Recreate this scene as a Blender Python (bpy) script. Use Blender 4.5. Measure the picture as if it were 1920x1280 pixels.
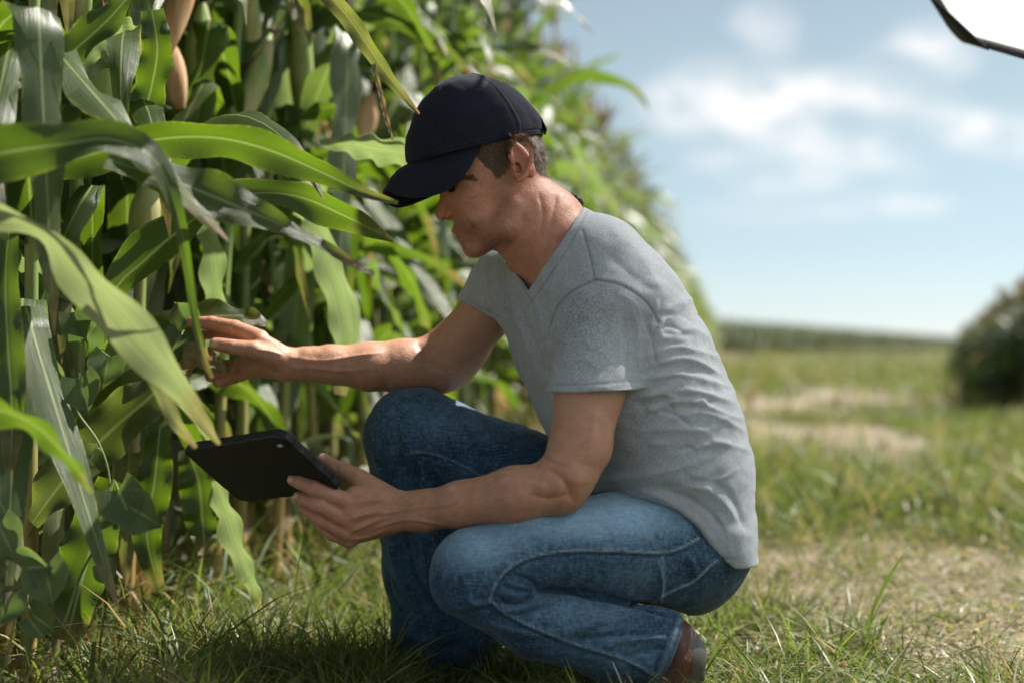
import bpy, math, random
import numpy as np
from mathutils import Vector, Matrix

SC = bpy.context.scene
for o in list(bpy.data.objects):
    bpy.data.objects.remove(o, do_unlink=True)
COL = SC.collection
rad = math.radians

# ---------------------------------------------------------------- camera
FPX = 2667.0          # focal length in pixels of a 1920 wide frame (50 mm lens)
HOR = 648.0           # horizon row
CAMH = 0.55
cam = bpy.data.cameras.new('camera'); cam_o = bpy.data.objects.new('camera', cam)
COL.objects.link(cam_o); SC.camera = cam_o
cam_o.location = (0, 0, CAMH); cam_o.rotation_euler = (rad(90), 0, 0)
cam.sensor_width = 36; cam.lens = 50; cam.shift_y = (HOR-640)/1920.0
cam.clip_start = 0.05; cam.clip_end = 5000
cam.dof.use_dof = True; cam.dof.focus_distance = 2.19; cam.dof.aperture_fstop = 1.9
cam.dof.aperture_blades = 0

# ---------------------------------------------------------------- sun and sky
SUN = Vector((0.55, 0.30, 0.78)).normalized()     # towards the sun
sun = bpy.data.lights.new('sun', 'SUN'); sun.energy = 5.0; sun.angle = rad(0.5); sun.color = (1, .95, .86)
sun_o = bpy.data.objects.new('sun', sun); COL.objects.link(sun_o)
sun_o.rotation_euler = SUN.to_track_quat('Z', 'Y').to_euler(); sun_o.location = (6, 2, 9)

world = bpy.data.worlds.new('World'); SC.world = world; world.use_nodes = True
nt = world.node_tree; nt.nodes.clear()
def wn(t, **k):
    n = nt.nodes.new(t)
    for a, b in k.items(): setattr(n, a, b)
    return n
sky = wn('ShaderNodeTexSky', sky_type='NISHITA', sun_disc=False)
sky.sun_elevation = math.asin(SUN.z); sky.sun_rotation = math.atan2(SUN.x, SUN.y)
sky.air_density = 1.0; sky.dust_density = 0.0; sky.ozone_density = 1.2
bg = wn('ShaderNodeBackground'); bg.inputs[1].default_value = 0.05
out = wn('ShaderNodeOutputWorld')
def skydir(px, py):
    v = Vector(((px-960)/FPX, 1.0, (HOR-py)/FPX)); return v.normalized()
# clouds: soft blobs at fixed compass directions, broken up by noise
tc = wn('ShaderNodeTexCoord')
nz = wn('ShaderNodeTexNoise'); nz.inputs['Scale'].default_value = 30; nz.inputs['Detail'].default_value = 5
mp = wn('ShaderNodeMapping'); mp.inputs['Scale'].default_value = (1, 1, 1.6)
nt.links.new(tc.outputs['Generated'], mp.inputs[0]); nt.links.new(mp.outputs[0], nz.inputs[0])
acc = None
CL = [(1310,200,80,45,.75),(1400,205,75,50,1.0),(1480,235,60,45,.75),(1500,160,80,32,.5),(1600,170,95,32,.7),(1700,190,70,36,.6),
      (1430,40,50,32,.55),(1450,80,40,35,.35),(1730,75,50,36,.55),(1780,105,48,36,.55),(1680,105,60,28,.25),(1560,290,60,38,.4),(1640,285,60,32,.55),(1700,315,45,28,.3),
      (1790,235,55,30,.55),(1860,250,75,32,.6),(1960,270,75,34,.5),(1720,385,60,20,.5),(1640,370,45,18,.25),(1500,300,80,40,.35),
      (1260,190,70,50,.3),(1440,400,130,28,.18),
      (2300,120,200,70,.6),(2500,330,220,50,.5),(700,60,160,50,.4),(1350,300,60,24,.35),(1480,345,90,22,.40),(1580,400,80,16,.30),(1330,120,60,22,.25)]
for (px, py, rx, ry, a) in CL:
    d = skydir(px, py)
    sep = wn('ShaderNodeVectorMath', operation='SUBTRACT'); nt.links.new(tc.outputs['Generated'], sep.inputs[0]); sep.inputs[1].default_value = d
    sc_ = wn('ShaderNodeVectorMath', operation='MULTIPLY'); nt.links.new(sep.outputs[0], sc_.inputs[0])
    sc_.inputs[1].default_value = (FPX/rx, FPX/rx, FPX/ry)
    ln = wn('ShaderNodeVectorMath', operation='LENGTH'); nt.links.new(sc_.outputs[0], ln.inputs[0])
    mr = wn('ShaderNodeMapRange', interpolation_type='SMOOTHSTEP'); nt.links.new(ln.outputs['Value'], mr.inputs[0])
    mr.inputs[1].default_value = 0.1; mr.inputs[2].default_value = 1.75; mr.inputs[3].default_value = a; mr.inputs[4].default_value = 0
    if acc is None: acc = mr.outputs[0]
    else:
        ad = wn('ShaderNodeMath', operation='ADD'); nt.links.new(acc, ad.inputs[0]); nt.links.new(mr.outputs[0], ad.inputs[1]); acc = ad.outputs[0]
nm = wn('ShaderNodeMapRange'); nt.links.new(nz.outputs[0], nm.inputs[0]); nm.inputs[1].default_value = .3; nm.inputs[2].default_value = .65; nm.inputs[3].default_value = .28; nm.inputs[4].default_value = 1.3
mu = wn('ShaderNodeMath', operation='MULTIPLY', use_clamp=True); nt.links.new(acc, mu.inputs[0]); nt.links.new(nm.outputs[0], mu.inputs[1])
hs_ = wn('ShaderNodeHueSaturation'); hs_.inputs['Saturation'].default_value = .62; nt.links.new(sky.outputs[0], hs_.inputs['Color'])
sz = wn('ShaderNodeSeparateXYZ'); nt.links.new(tc.outputs['Generated'], sz.inputs[0]); zr = wn('ShaderNodeMapRange'); nt.links.new(sz.outputs[2], zr.inputs[0]); zr.inputs[1].default_value = 0; zr.inputs[2].default_value = .16
tint = wn('ShaderNodeMixRGB'); nt.links.new(zr.outputs[0], tint.inputs[0]); tint.inputs[1].default_value = (.80, .92, 1.12, 1); tint.inputs[2].default_value = (.92, .98, .93, 1)
mt = wn('ShaderNodeMixRGB', blend_type='MULTIPLY'); mt.inputs[0].default_value = 1; nt.links.new(hs_.outputs[0], mt.inputs[1]); nt.links.new(tint.outputs[0], mt.inputs[2])
mx = wn('ShaderNodeMixRGB'); nt.links.new(mu.outputs[0], mx.inputs[0]); nt.links.new(mt.outputs[0], mx.inputs[1]); mx.inputs[2].default_value = (9.2, 9.3, 9.4, 1)
CLOUDMIX = mx
nt.links.new(mx.outputs[0], bg.inputs[0]); nt.links.new(bg.outputs[0], out.inputs[0])

SC.view_settings.view_transform = 'Standard'; SC.view_settings.look = 'None'
SC.view_settings.exposure = 1.15; SC.view_settings.gamma = 1
SC.render.engine = 'CYCLES'
SC.cycles.use_denoising = True
SC.cycles.max_bounces = 8; SC.cycles.diffuse_bounces = 2; SC.cycles.transmission_bounces = 6; SC.cycles.transparent_max_bounces = 8
SC.cycles.caustics_reflective = False; SC.cycles.caustics_refractive = False

# ---------------------------------------------------------------- helpers
def P(px, py, d):
    """picture position (1920 x 1280) at depth d -> metres"""
    return np.array([(px-960)/FPX*d, d, CAMH-(py-HOR)/FPX*d])
def proj(V):
    return 960+FPX*V[:, 0]/V[:, 1], HOR-FPX*(V[:, 2]-CAMH)/V[:, 1]
def mesh_obj(name, V, F, mat=None, parent=None, smooth=True, uv=None, attr=None, quads=True):
    """V (n,3), F list of index arrays or (m,k) array"""
    me = bpy.data.meshes.new(name)
    V = np.asarray(V, dtype=np.float32)
    if isinstance(F, np.ndarray):
        F = F.astype(np.int32); m, k = F.shape
        me.vertices.add(len(V)); me.vertices.foreach_set('co', V.ravel())
        me.loops.add(m*k); me.loops.foreach_set('vertex_index', F.ravel())
        me.polygons.add(m); me.polygons.foreach_set('loop_start', np.arange(0, m*k, k, dtype=np.int32))
        me.polygons.foreach_set('loop_total', np.full(m, k, dtype=np.int32))
        me.update(calc_edges=True)
    else:
        me.from_pydata([tuple(map(float, v)) for v in V], [], [tuple(int(i) for i in f) for f in F])
    if smooth: me.polygons.foreach_set('use_smooth', np.ones(len(me.polygons), dtype=bool))
    if uv is not None:
        l = me.uv_layers.new(name='UVMap')
        idx = np.zeros(len(me.loops), dtype=np.int32); me.loops.foreach_get('vertex_index', idx)
        l.data.foreach_set('uv', np.asarray(uv, dtype=np.float32)[idx].ravel())
    if attr is not None:
        for an, av in attr.items():
            a = me.attributes.new(an, 'FLOAT_COLOR', 'POINT')
            c = np.ones((len(V), 4), dtype=np.float32); c[:, :av.shape[1]] = av; a.data.foreach_set('color', c.ravel())
    if mat: me.materials.append(mat)
    o = bpy.data.objects.new(name, me); COL.objects.link(o)
    if parent is not None: o.parent = parent
    return o
def empty(name, loc=(0, 0, 0)):
    o = bpy.data.objects.new(name, None); COL.objects.link(o); o.location = loc; o.empty_display_size = .1; return o
def tag(o, label=None, cat=None, group=None, kind=None):
    if label: o['label'] = label
    if cat: o['category'] = cat
    if group: o['group'] = group
    if kind: o['kind'] = kind
    return o
def local(o, V):
    """world vertices -> local to an unrotated empty"""
    return np.asarray(V)-np.array(o.location)

class NB:
    """small node builder"""
    def __init__(s, name):
        s.m = bpy.data.materials.new(name); s.m.use_nodes = True; s.t = s.m.node_tree; s.t.nodes.clear()
        s.out = s.n('ShaderNodeOutputMaterial')
    def n(s, t, ins=None, **k):
        nd = s.t.nodes.new(t)
        for a, b in k.items(): setattr(nd, a, b)
        for a, b in (ins or {}).items(): s.set(nd, a, b)
        return nd
    def set(s, nd, a, b):
        i = nd.inputs[a]
        if isinstance(b, bpy.types.NodeSocket): s.t.links.new(b, i)
        else:
            if isinstance(b, tuple) and len(b) == 3 and i.type == 'RGBA': b = b+(1,)
            i.default_value = b
    def math(s, op, a, b=0., c=None, clamp=False):
        nd = s.n('ShaderNodeMath', {0: a, 1: b}, operation=op, use_clamp=clamp)
        if c is not None: s.set(nd, 2, c)
        return nd.outputs[0]
    def mix(s, f, a, b, blend='MIX'):
        return s.n('ShaderNodeMixRGB', {0: f, 1: a, 2: b}, blend_type=blend).outputs[0]
    def noise(s, scale, detail=3, vec=None, rough=.5, dist=0.):
        nd = s.n('ShaderNodeTexNoise', {'Scale': scale, 'Detail': detail, 'Roughness': rough, 'Distortion': dist})
        if vec is not None: s.set(nd, 'Vector', vec)
        return nd.outputs[0]
    def map(s, v, a, b, c=0., d=1., smooth=False):
        return s.n('ShaderNodeMapRange', {0: v, 1: a, 2: b, 3: c, 4: d}, interpolation_type='SMOOTHSTEP' if smooth else 'LINEAR').outputs[0]
    def geo(s): return s.n('ShaderNodeNewGeometry').outputs['Position']
    def vscale(s, v, sc): return s.n('ShaderNodeVectorMath', {0: v, 1: sc}, operation='MULTIPLY').outputs[0]
    def attr(s, name):
        a = s.n('ShaderNodeAttribute', attribute_name=name); sp = s.n('ShaderNodeSeparateColor', {0: a.outputs['Color']})
        return sp.outputs[0], sp.outputs[1], sp.outputs[2]
    def bump(s, h, strength=.3, dist=.002):
        return s.n('ShaderNodeBump', {'Height': h, 'Strength': strength, 'Distance': dist}).outputs[0]
    def bsdf(s, **k):
        nd = s.n('ShaderNodeBsdfPrincipled')
        for a, b in k.items(): s.set(nd, a.replace('_', ' '), b)
        return nd
    def done(s, sh):
        s.t.links.new(sh, s.out.inputs[0]); return s.m

# ------------------------------------------------- distance-field sculpting
BIG = 10.0
def smin(a, b, k):
    if k <= 0: return np.minimum(a, b)
    h = np.clip(.5+.5*(b-a)/k, 0, 1)
    return b+(a-b)*h-k*h*(1-h)
class Prim:
    def __init__(s, fn, c, r, shape=None): s.fn, s.c, s.r, s.shape = fn, np.asarray(c, float), r, shape
def _u(v): v = np.asarray(v, float); return v/np.linalg.norm(v)
def cone(a, b, r1, r2):
    a = np.asarray(a, float); b = np.asarray(b, float); ab = b-a; L2 = ab@ab
    def fn(p):
        q = p-a; t = np.clip((q@ab)/L2, 0, 1)
        e = q-t[:, None]*ab
        return np.sqrt((e*e).sum(1))-(r1+(r2-r1)*t)
    return Prim(fn, (a+b)/2, math.sqrt(L2)/2+max(r1, r2))
def ell(c, r, R=None):
    """ellipsoid; R rows = local axes"""
    c = np.asarray(c, float); r = np.asarray(r, float)
    R = np.eye(3) if R is None else np.array([_u(x) for x in R])
    def fn(p):
        q = (p-c)@R.T
        k0 = np.sqrt(((q/r)**2).sum(1)); k1 = np.sqrt(((q/r**2)**2).sum(1))+1e-9
        return k0*(k0-1)/k1
    return Prim(fn, c, r.max())
def econe(a, b, ra, rb, u, cap=None):
    """tapered limb with elliptical section: ra=(ru,rv); u = direction of ru"""
    a = np.asarray(a, float); b = np.asarray(b, float); ab = b-a; L = np.linalg.norm(ab); t_ = ab/L
    u = np.asarray(u, float); u = _u(u-(u@t_)*t_); v = np.cross(t_, u)
    ra = np.asarray(ra, float); rb = np.asarray(rb, float)
    cp = cap if cap else min(ra.min(), rb.min())
    def fn(p):
        q = p-a; s = q@t_; t = np.clip(s/L, 0, 1)
        e = q-(t*L)[:, None]*t_
        x = e@u; y = e@v; z = e@t_
        ru = ra[0]+(rb[0]-ra[0])*t; rv = ra[1]+(rb[1]-ra[1])*t
        k0 = np.sqrt((x/ru)**2+(y/rv)**2+(z/cp)**2)
        k1 = np.sqrt((x/ru**2)**2+(y/rv**2)**2+(z/cp**2)**2)+1e-9
        return k0*(k0-1)/k1
    return Prim(fn, (a+b)/2, L/2+max(ra.max(), rb.max(), cp))
def cut(fn, c=(0, 0, 0), r=100): return Prim(fn, c, r)
class Shape:
    """ordered list of (op, prim, k): 'u' union, 's' subtract, 'i' intersect"""
    def __init__(s): s.ops = []
    def u(s, p, k=.01): s.ops.append(('u', p, k)); return s
    def s(s_, p, k=.003): s_.ops.append(('s', p, k)); return s_
    def i(s, p, k=.001): s.ops.append(('i', p, k)); return s
    def bounds(s):
        lo = np.full(3, 1e9); hi = -lo
        for op, p, k in s.ops:
            if op == 'u': lo = np.minimum(lo, p.c-p.r); hi = np.maximum(hi, p.c+p.r)
        return lo-.01, hi+.01
    def prim(s):
        lo, hi = s.bounds(); c = (lo+hi)/2
        return Prim(lambda p: s.eval(p), c, np.linalg.norm(hi-lo)/2, s)
    def eval(s, p, c=None, R=None):
        d = np.full(len(p), BIG)
        for op, pr, k in s.ops:
            if c is not None and np.linalg.norm(pr.c-c) > pr.r+R+k+.012:
                if op == 'i' : d = np.full(len(p), BIG)
                continue
            e = pr.shape.eval(p, c, R) if (pr.shape is not None and c is not None) else pr.fn(p)
            if op == 'u': d = smin(d, e, k)
            elif op == 's': d = -smin(-d, e, k)
            else: d = -smin(-d, -e, k)
        return d
CORN = np.array([(i, j, k) for i in (0, 1) for j in (0, 1) for k in (0, 1)])
EDG = [(a, b) for a in range(8) for b in range(a+1, 8) if np.abs(CORN[a]-CORN[b]).sum() == 1]
def polygonize(shape, h, N=22):
    lo, hi = shape.bounds()
    nb = np.ceil((hi-lo)/(h*N)).astype(int)
    half = h*N*math.sqrt(3)/2
    IDs = []; VS = []; QS = []
    big = 1 << 20
    def gid(i, j, k): return (i.astype(np.int64)*big+j)*big+k
    ar = np.arange(-1, N+1)
    G = np.stack(np.meshgrid(ar, ar, ar, indexing='ij'), -1).reshape(-1, 3)
    M = N+2
    BB = np.stack(np.meshgrid(*[np.arange(x) for x in nb], indexing='ij'), -1).reshape(-1, 3)
    dc = shape.eval(lo+(BB*N+N/2)*h)
    BB = BB[np.abs(dc) < half*1.35+.006]
    for bb in BB:
            if True:
                o = bb*N
                c = lo+(o+N/2)*h
                S = shape.eval(lo+(G+o)*h, c, half*1.15).reshape(M, M, M)
                ins = S < 0
                if ins.all() or not ins.any(): continue
                cnt = sum(ins[x:M-1+x, y:M-1+y, z:M-1+z].astype(np.int8) for x, y, z in CORN)
                ci = np.argwhere((cnt > 0) & (cnt < 8))
                if len(ci) == 0: continue
                val = np.stack([S[ci[:, 0]+x, ci[:, 1]+y, ci[:, 2]+z] for x, y, z in CORN], 1)
                ps = np.zeros((len(ci), 3)); n = np.zeros(len(ci))
                for a, b in EDG:
                    va = val[:, a]; vb = val[:, b]; mk = (va < 0) != (vb < 0)
                    t = np.where(mk, va/np.where(mk, va-vb, 1), 0)
                    ps += mk[:, None]*(CORN[a]+(CORN[b]-CORN[a])*t[:, None]); n += mk
                ps = ps/n[:, None]
                g = ci-1+o
                IDs.append(gid(*(g+8).T)); VS.append(lo+(g+ps)*h)
                sub = ins[1:, 1:, 1:]
                for ax in range(3):
                    A = ins[1:-1, 1:-1, 1:-1]
                    sl = [slice(1, -1)]*3; sl[ax] = slice(2, None); B = ins[tuple(sl)]
                    e = np.argwhere(A != B)
                    if len(e) == 0: continue
                    fl = A[e[:, 0], e[:, 1], e[:, 2]]
                    g = e+o+8; u_, v_ = (ax+1) % 3, (ax+2) % 3
                    du = np.zeros(3, int); du[u_] = 1; dv = np.zeros(3, int); dv[v_] = 1
                    q = np.stack([gid(*(g-du-dv).T), gid(*(g-dv).T), gid(*g.T), gid(*(g-du).T)], 1)
                    q[~fl] = q[~fl][:, ::-1]
                    QS.append(q)
    IDs = np.concatenate(IDs); VS = np.concatenate(VS); QS = np.concatenate(QS)
    uid, first = np.unique(IDs, return_index=True)
    V = VS[first]; F = np.searchsorted(uid, QS)
    ok = (uid[np.clip(F, 0, len(uid)-1)] == QS).all(1)
    return V, F[ok]
def relax(V, F, n=1, lam=.5):
    for _ in range(n):
        s = np.zeros_like(V); c = np.zeros(len(V))
        for a, b in ((0, 1), (1, 2), (2, 3), (3, 0)):
            for x, y in ((a, b), (b, a)):
                for d in range(3): s[:, d] += np.bincount(F[:, x], V[F[:, y], d], len(V))
                c += np.bincount(F[:, x], minlength=len(V))
        c[c == 0] = 1
        V = V+lam*(s/c[:, None]-V)
    return V
def normals(V, F):
    n = np.cross(V[F[:, 2]]-V[F[:, 0]], V[F[:, 3]]-V[F[:, 1]])
    N = np.zeros_like(V)
    for j in range(4):
        for d in range(3): N[:, d] += np.bincount(F[:, j], n[:, d], len(V))
    return N/(np.linalg.norm(N, axis=1)[:, None]+1e-12)
def catmull(pts, n):
    p = np.asarray(pts, float); p = np.vstack([2*p[0]-p[1], p, 2*p[-1]-p[-2]])
    out_ = []
    segs = len(p)-3
    for t in np.linspace(0, segs-1e-6, n):
        i = int(t); f = t-i; a, b, c, d = p[i:i+4]
        out_.append(.5*((2*b)+(c-a)*f+(2*a-5*b+4*c-d)*f*f+(3*b-a-3*c+d)*f**3))
    return np.array(out_)
def polydist(X, Y, pts):
    """distance of picture points to a polyline; returns distance and signed side"""
    best = np.full(len(X), 1e9); side = np.zeros(len(X)); tt = np.zeros(len(X))
    pts = np.asarray(pts, float)
    for i in range(len(pts)-1):
        a, b = pts[i], pts[i+1]; ab = b-a; L2 = ab@ab+1e-9
        t = np.clip(((X-a[0])*ab[0]+(Y-a[1])*ab[1])/L2, 0, 1)
        ex = X-a[0]-t*ab[0]; ey = Y-a[1]-t*ab[1]; d = np.hypot(ex, ey)
        m = d < best; best = np.where(m, d, best); side = np.where(m, np.sign(ab[0]*ey-ab[1]*ex), side); tt = np.where(m, (i+t)/(len(pts)-1), tt)
    return best, side, tt
def inpoly(X, Y, poly):
    r = np.zeros(len(X), bool); n = len(poly)
    for i in range(n):
        x1, y1 = poly[i]; x2, y2 = poly[(i+1) % n]
        c = ((y1 > Y) != (y2 > Y)) & (X < (x2-x1)*(Y-y1)/(y2-y1+1e-12)+x1)
        r ^= c
    return r
def vnoise(p, seed=0):
    """cheap value noise, p (n,3) in cells -> -1..1"""
    i = np.floor(p).astype(np.int64); f = p-i; f = f*f*(3-2*f); r = np.zeros(len(p))
    for x, y, z in CORN:
        h = (i[:, 0]+x)*374761393+(i[:, 1]+y)*668265263+(i[:, 2]+z)*2147483647+seed*1274126177
        h = (h ^ (h >> 13))*1274126177; h = (h ^ (h >> 16)) & 0xffff
        w = (f[:, 0] if x else 1-f[:, 0])*(f[:, 1] if y else 1-f[:, 1])*(f[:, 2] if z else 1-f[:, 2])
        r += w*(h/32767.5-1)
    return r
# ================================================================ ground
ROWD = _u((405/2667, 1, 0)); ROWP = np.array([ROWD[1], -ROWD[0], 0])     # along / across the corn rows
def rowpt(lat, t): return -lat*ROWP+ROWD*t
def sstep(a, b, x): x = np.clip((x-a)/(b-a), 0, 1); return x*x*(3-2*x)
def baldness(X, Y):
    """0 grass .. 1 bare soil"""
    n = vnoise(np.stack([X*1.1, Y*1.1, X*0], 1), 31)*.5+vnoise(np.stack([X*3, Y*3, X*0], 1), 32)*.35
    b = np.zeros(len(X))
    def bl(cx, cy, rx, ry): return np.clip(1.5-np.hypot((X-cx)/rx, (Y-cy)/ry)*1.1, 0, 1)
    b = np.maximum(b, bl(1.10, 3.1, .55, .80)); b = np.maximum(b, bl(.62, 3.55, .22, .5)*.5)
    b = np.maximum(b, bl(1.75, 8.4, .85, 2.7)); b = np.maximum(b, bl(1.9, 14, 1.5, 3.2)*.85); b = np.maximum(b, bl(4.2, 10, 1.0, 3.)*.55)
    b = np.maximum(b, bl(3.4, 16, 1.5, 5)*.5)
    lat = -(X*ROWP[0]+Y*ROWP[1])                     # distance left of the lane line
    b = np.maximum(b, sstep(.78, 1.0, lat))
    return np.clip(b+n*.8*(b > .02)+n*.25, 0, 1)
# one sheet: fine near the camera, coarse to the horizon
gx = np.concatenate([[-2500, -600, -150, -40, -15, -6], np.arange(-3, 6.01, .06), [8, 12, 18, 30, 60, 150, 600, 2500]])
gy = np.concatenate([[-300, -40, -8, -2], np.arange(0, 9.01, .06), np.arange(9.5, 30, .5), [32, 36, 40, 50, 60, 75, 90, 120, 180, 300, 600, 1200, 3000]])
GX, GY = np.meshgrid(gx, gy, indexing='ij'); gxf, gyf = GX.ravel(), GY.ravel()
nearm = np.clip(1-np.maximum(np.abs(gxf)/8, gyf/16), 0, 1)
def gheight(X, Y):
    nm_ = np.clip(1-np.maximum(np.abs(X)/8, Y/16), 0, 1)
    return (vnoise(np.stack([X*4, Y*4, X*0], 1), 41)*.008+vnoise(np.stack([X*13, Y*13, X*0], 1), 42)*.004)*nm_
gz = gheight(gxf, gyf)
bald = baldness(gxf, gyf)
ng = len(gy); I, Jx = np.meshgrid(np.arange(len(gx)-1), np.arange(ng-1), indexing='ij'); I = I.ravel(); Jx = Jx.ravel()
F = np.stack([I*ng+Jx, (I+1)*ng+Jx, (I+1)*ng+Jx+1, I*ng+Jx+1], 1)
m = NB('soil_and_turf'); g = m.geo(); b_, _, _ = m.attr('bald')
n1 = m.noise(3, 5, g); n2 = m.noise(40, 5, g, .65); n3 = m.noise(160, 4, g, .7)
soil = m.mix(m.map(n2, .35, .65), (.22, .165, .12), (.50, .405, .31)); soil = m.mix(m.map(n3, .55, .7, 0, .6), soil, (.08, .055, .035))
turf = m.mix(m.map(n2, .35, .65), (.022, .030, .008), (.075, .08, .025)); turf = m.mix(m.map(n1, .4, .6, 0, .6), turf, (.14, .12, .05))
c = m.mix(m.map(b_, .25, .75), turf, soil)
GROUNDM = m.done(m.bsdf(Base_Color=c, Roughness=.95, Normal=m.bump(m.math('ADD', n2, m.math('MULTIPLY', n3, .5)), .8, .02)).outputs[0])
go = mesh_obj('ground', np.stack([gxf, gyf, gz], 1), F, GROUNDM, attr={'bald': np.stack([bald, bald, bald], 1)}); tag(go, kind='structure')
# pale gravel road crossing beyond the lane
m = NB('gravel'); g = m.geo(); n1 = m.noise(2, 4, g); n2 = m.noise(12, 5, g)
GRV = m.done(m.bsdf(Base_Color=m.mix(m.map(n2, .35, .65), (.20, .18, .15), (.34, .31, .27)), Roughness=.95).outputs[0])
rp = [(-30, 56), (0, 54), (8, 52), (14, 48), (20, 43), (28, 39), (45, 36), (90, 30)]
V = []; 
for x, y in catmull(rp, 40): V += [(x, y-2.2, .004), (x, y+2.2, .004)]
F = np.array([[2*i, 2*i+2, 2*i+3, 2*i+1] for i in range(39)])
tag(mesh_obj('gravel_road', np.array(V), F, GRV), kind='structure')

# ================================================================ grass
def leafmat(name, c1, c2, dry, trans, rough, rib=False, spec=.4, tf=.42):
    m = NB(name); a, dr, pl = m.attr('leaf'); g = m.geo()
    n = m.noise(7, 3, g); n2 = m.noise(90, 3, g)
    oi = m.n('ShaderNodeObjectInfo').outputs['Random']
    c = m.mix(a, c1, c2); c = m.mix(m.map(n, .35, .7, 0, .35), c, tuple(x*.5 for x in c1))
    if rib:
        bf = m.n('ShaderNodeNewGeometry').outputs['Backfacing']
        c = m.mix(m.math('MULTIPLY', bf, .35), c, (.16, .20, .10)); c = m.mix(m.math('MULTIPLY', pl, .8), c, (.56, .60, .44))  # paler underside; pale channel also paints white gloss into the leaf colour
        uv = m.n('ShaderNodeUVMap').outputs[0]; sp = m.n('ShaderNodeSeparateXYZ', {0: uv}); u, vv = sp.outputs[0], sp.outputs[1]
        st = m.noise(1, 3, m.vscale(uv, (46, 2.2, 1)), .6); fine = m.noise(1, 2, m.vscale(uv, (120, 4, 1)))
        c = m.mix(m.map(st, .4, .62, 0, .5), c, c2); c = m.mix(m.map(fine, .45, .6, 0, .35), c, tuple(x*.45 for x in c1))
        du = m.math('ABSOLUTE', m.math('SUBTRACT', u, .5)); ribf = m.map(du, .018, .045, 1, 0)
        c = m.mix(m.math('MULTIPLY', ribf, .75), c, (.32, .38, .16))
        # yellowed margins, pale spots and brown tips
        mg = m.math('MULTIPLY', m.map(du, .42, .5), m.map(n2, .45, .6)); c = m.mix(m.math('MULTIPLY', mg, .55), c, (.36, .34, .07))
        sp2 = m.map(m.noise(260, 2, g), .70, .76); c = m.mix(m.math('MULTIPLY', sp2, .6), c, (.34, .36, .12))
        tip = m.math('MULTIPLY', m.map(vv, .80, 1.0), m.map(m.noise(25, 3, g), .35, .6))
        dr = m.math('ADD', dr, tip, clamp=True)
    c = m.mix(dr, c, m.mix(m.map(n2, .4, .6), dry, tuple(x*.45 for x in dry)))
    tc_ = m.mix(dr, m.mix(.35, c, trans), m.mix(.6, dry, (.5, .3, .1)))
    kw = dict(Base_Color=c, Roughness=rough)
    if rib:
        kw['Normal'] = m.bump(m.math('ADD', st, m.math('MULTIPLY', fine, .5)), .5, .0022)
    b = m.bsdf(**kw); b.inputs['Specular IOR Level'].default_value = spec
    t = m.n('ShaderNodeBsdfTranslucent', {'Color': tc_})
    return m.done(m.n('ShaderNodeMixShader', {0: tf, 1: b.outputs[0], 2: t.outputs[0]}).outputs[0])
GRASSM = leafmat('grass_blades', (.036, .072, .013), (.16, .21, .045), (.46, .38, .20), (.42, .56, .06), .42, tf=.43)
rs = np.random.RandomState(11)
def blades(name, X, Y, h, w, lean, dry, rgba, mat=None, z0=None, flat=0.):
    n = len(X); az = rs.uniform(0, 2*math.pi, n); la = az+rs.uniform(-1, 1, n)*1.4
    sx, sy = np.cos(az)*w/2, np.sin(az)*w/2
    lx, ly = -np.sin(la)*lean*h, np.cos(la)*lean*h
    z = gheight(X, Y)-.004 if z0 is None else z0
    L = []
    for t, wf in ((0, 1.), (.4, .95), (.75, .65), (1., .10)):
        bx = X+lx*t**1.8; by = Y+ly*t**1.8; bz = z+h*(t*(1-.28*lean*t))*(1-flat)+flat*.006*(t > 0)
        L += [np.stack([bx-sx*wf, by-sy*wf, bz], 1), np.stack([bx+sx*wf, by+sy*wf, bz], 1)]
    V = np.stack(L, 1).reshape(-1, 3); b = np.arange(n)*8
    F = np.concatenate([np.stack([b+2*k, b+2*k+1, b+2*k+3, b+2*k+2], 1) for k in range(3)])
    c = np.repeat(np.stack([rgba, dry, rgba*0], 1), 8, 0)
    return mesh_obj(name, V, F, mat or GRASSM, attr={'leaf': c}, smooth=False)
def scatter(n, y0, y1, xr=.42, xl=-.42, pw=1.):
    Y = y0+(y1-y0)*rs.uniform(0, 1, n)**pw; X = rs.uniform(xl, xr, n)*Y+rs.uniform(-.2, .3, n)
    lat = -(X*ROWP[0]+Y*ROWP[1]); k = lat < 1.12+rs.uniform(-.1, .25, n); X, Y = X[k], Y[k]
    b = baldness(X, Y); cl = vnoise(np.stack([X*7, Y*7, X*0], 1), 51)*.5+.5
    k = rs.uniform(0, 1, len(X)) > np.clip(b*1.6-.12, 0, .985)*(.75+.5*cl); return X[k], Y[k]
GR = []
for n, y0, y1, hm, wm, pw in ((105000, 1.75, 4.2, .050, .0032, 1.), (62000, 4.2, 11, .085, .007, .9), (42000, 11, 40, .13, .022, .8), (9000, 40, 150, .2, .07, 1.)):
    X, Y = scatter(n, y0, y1, pw=pw)
    cl = vnoise(np.stack([X*2.2, Y*2.2, X*0], 1), 52); cl2 = vnoise(np.stack([X*9, Y*9, X*0], 1), 53)
    h = hm*np.exp(rs.normal(0, .42, len(X)))*np.clip(.85+.75*cl+.75*cl2, .25, 2.6)+.010
    h = np.clip(h, .008, hm*3.2)
    # keep the blades off the man's shoes a little and low in the mown strip
    dry = (rs.uniform(0, 1, len(X)) < .24+.20*cl)*rs.uniform(.5, 1, len(X))
    GR.append((X, Y, h, wm*rs.uniform(.6, 1.4, len(X)), rs.uniform(.2, 1.3, len(X)), dry, np.clip(rs.uniform(0, 1, len(X))*.8+.25*cl+.1, 0, 1)))
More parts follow.
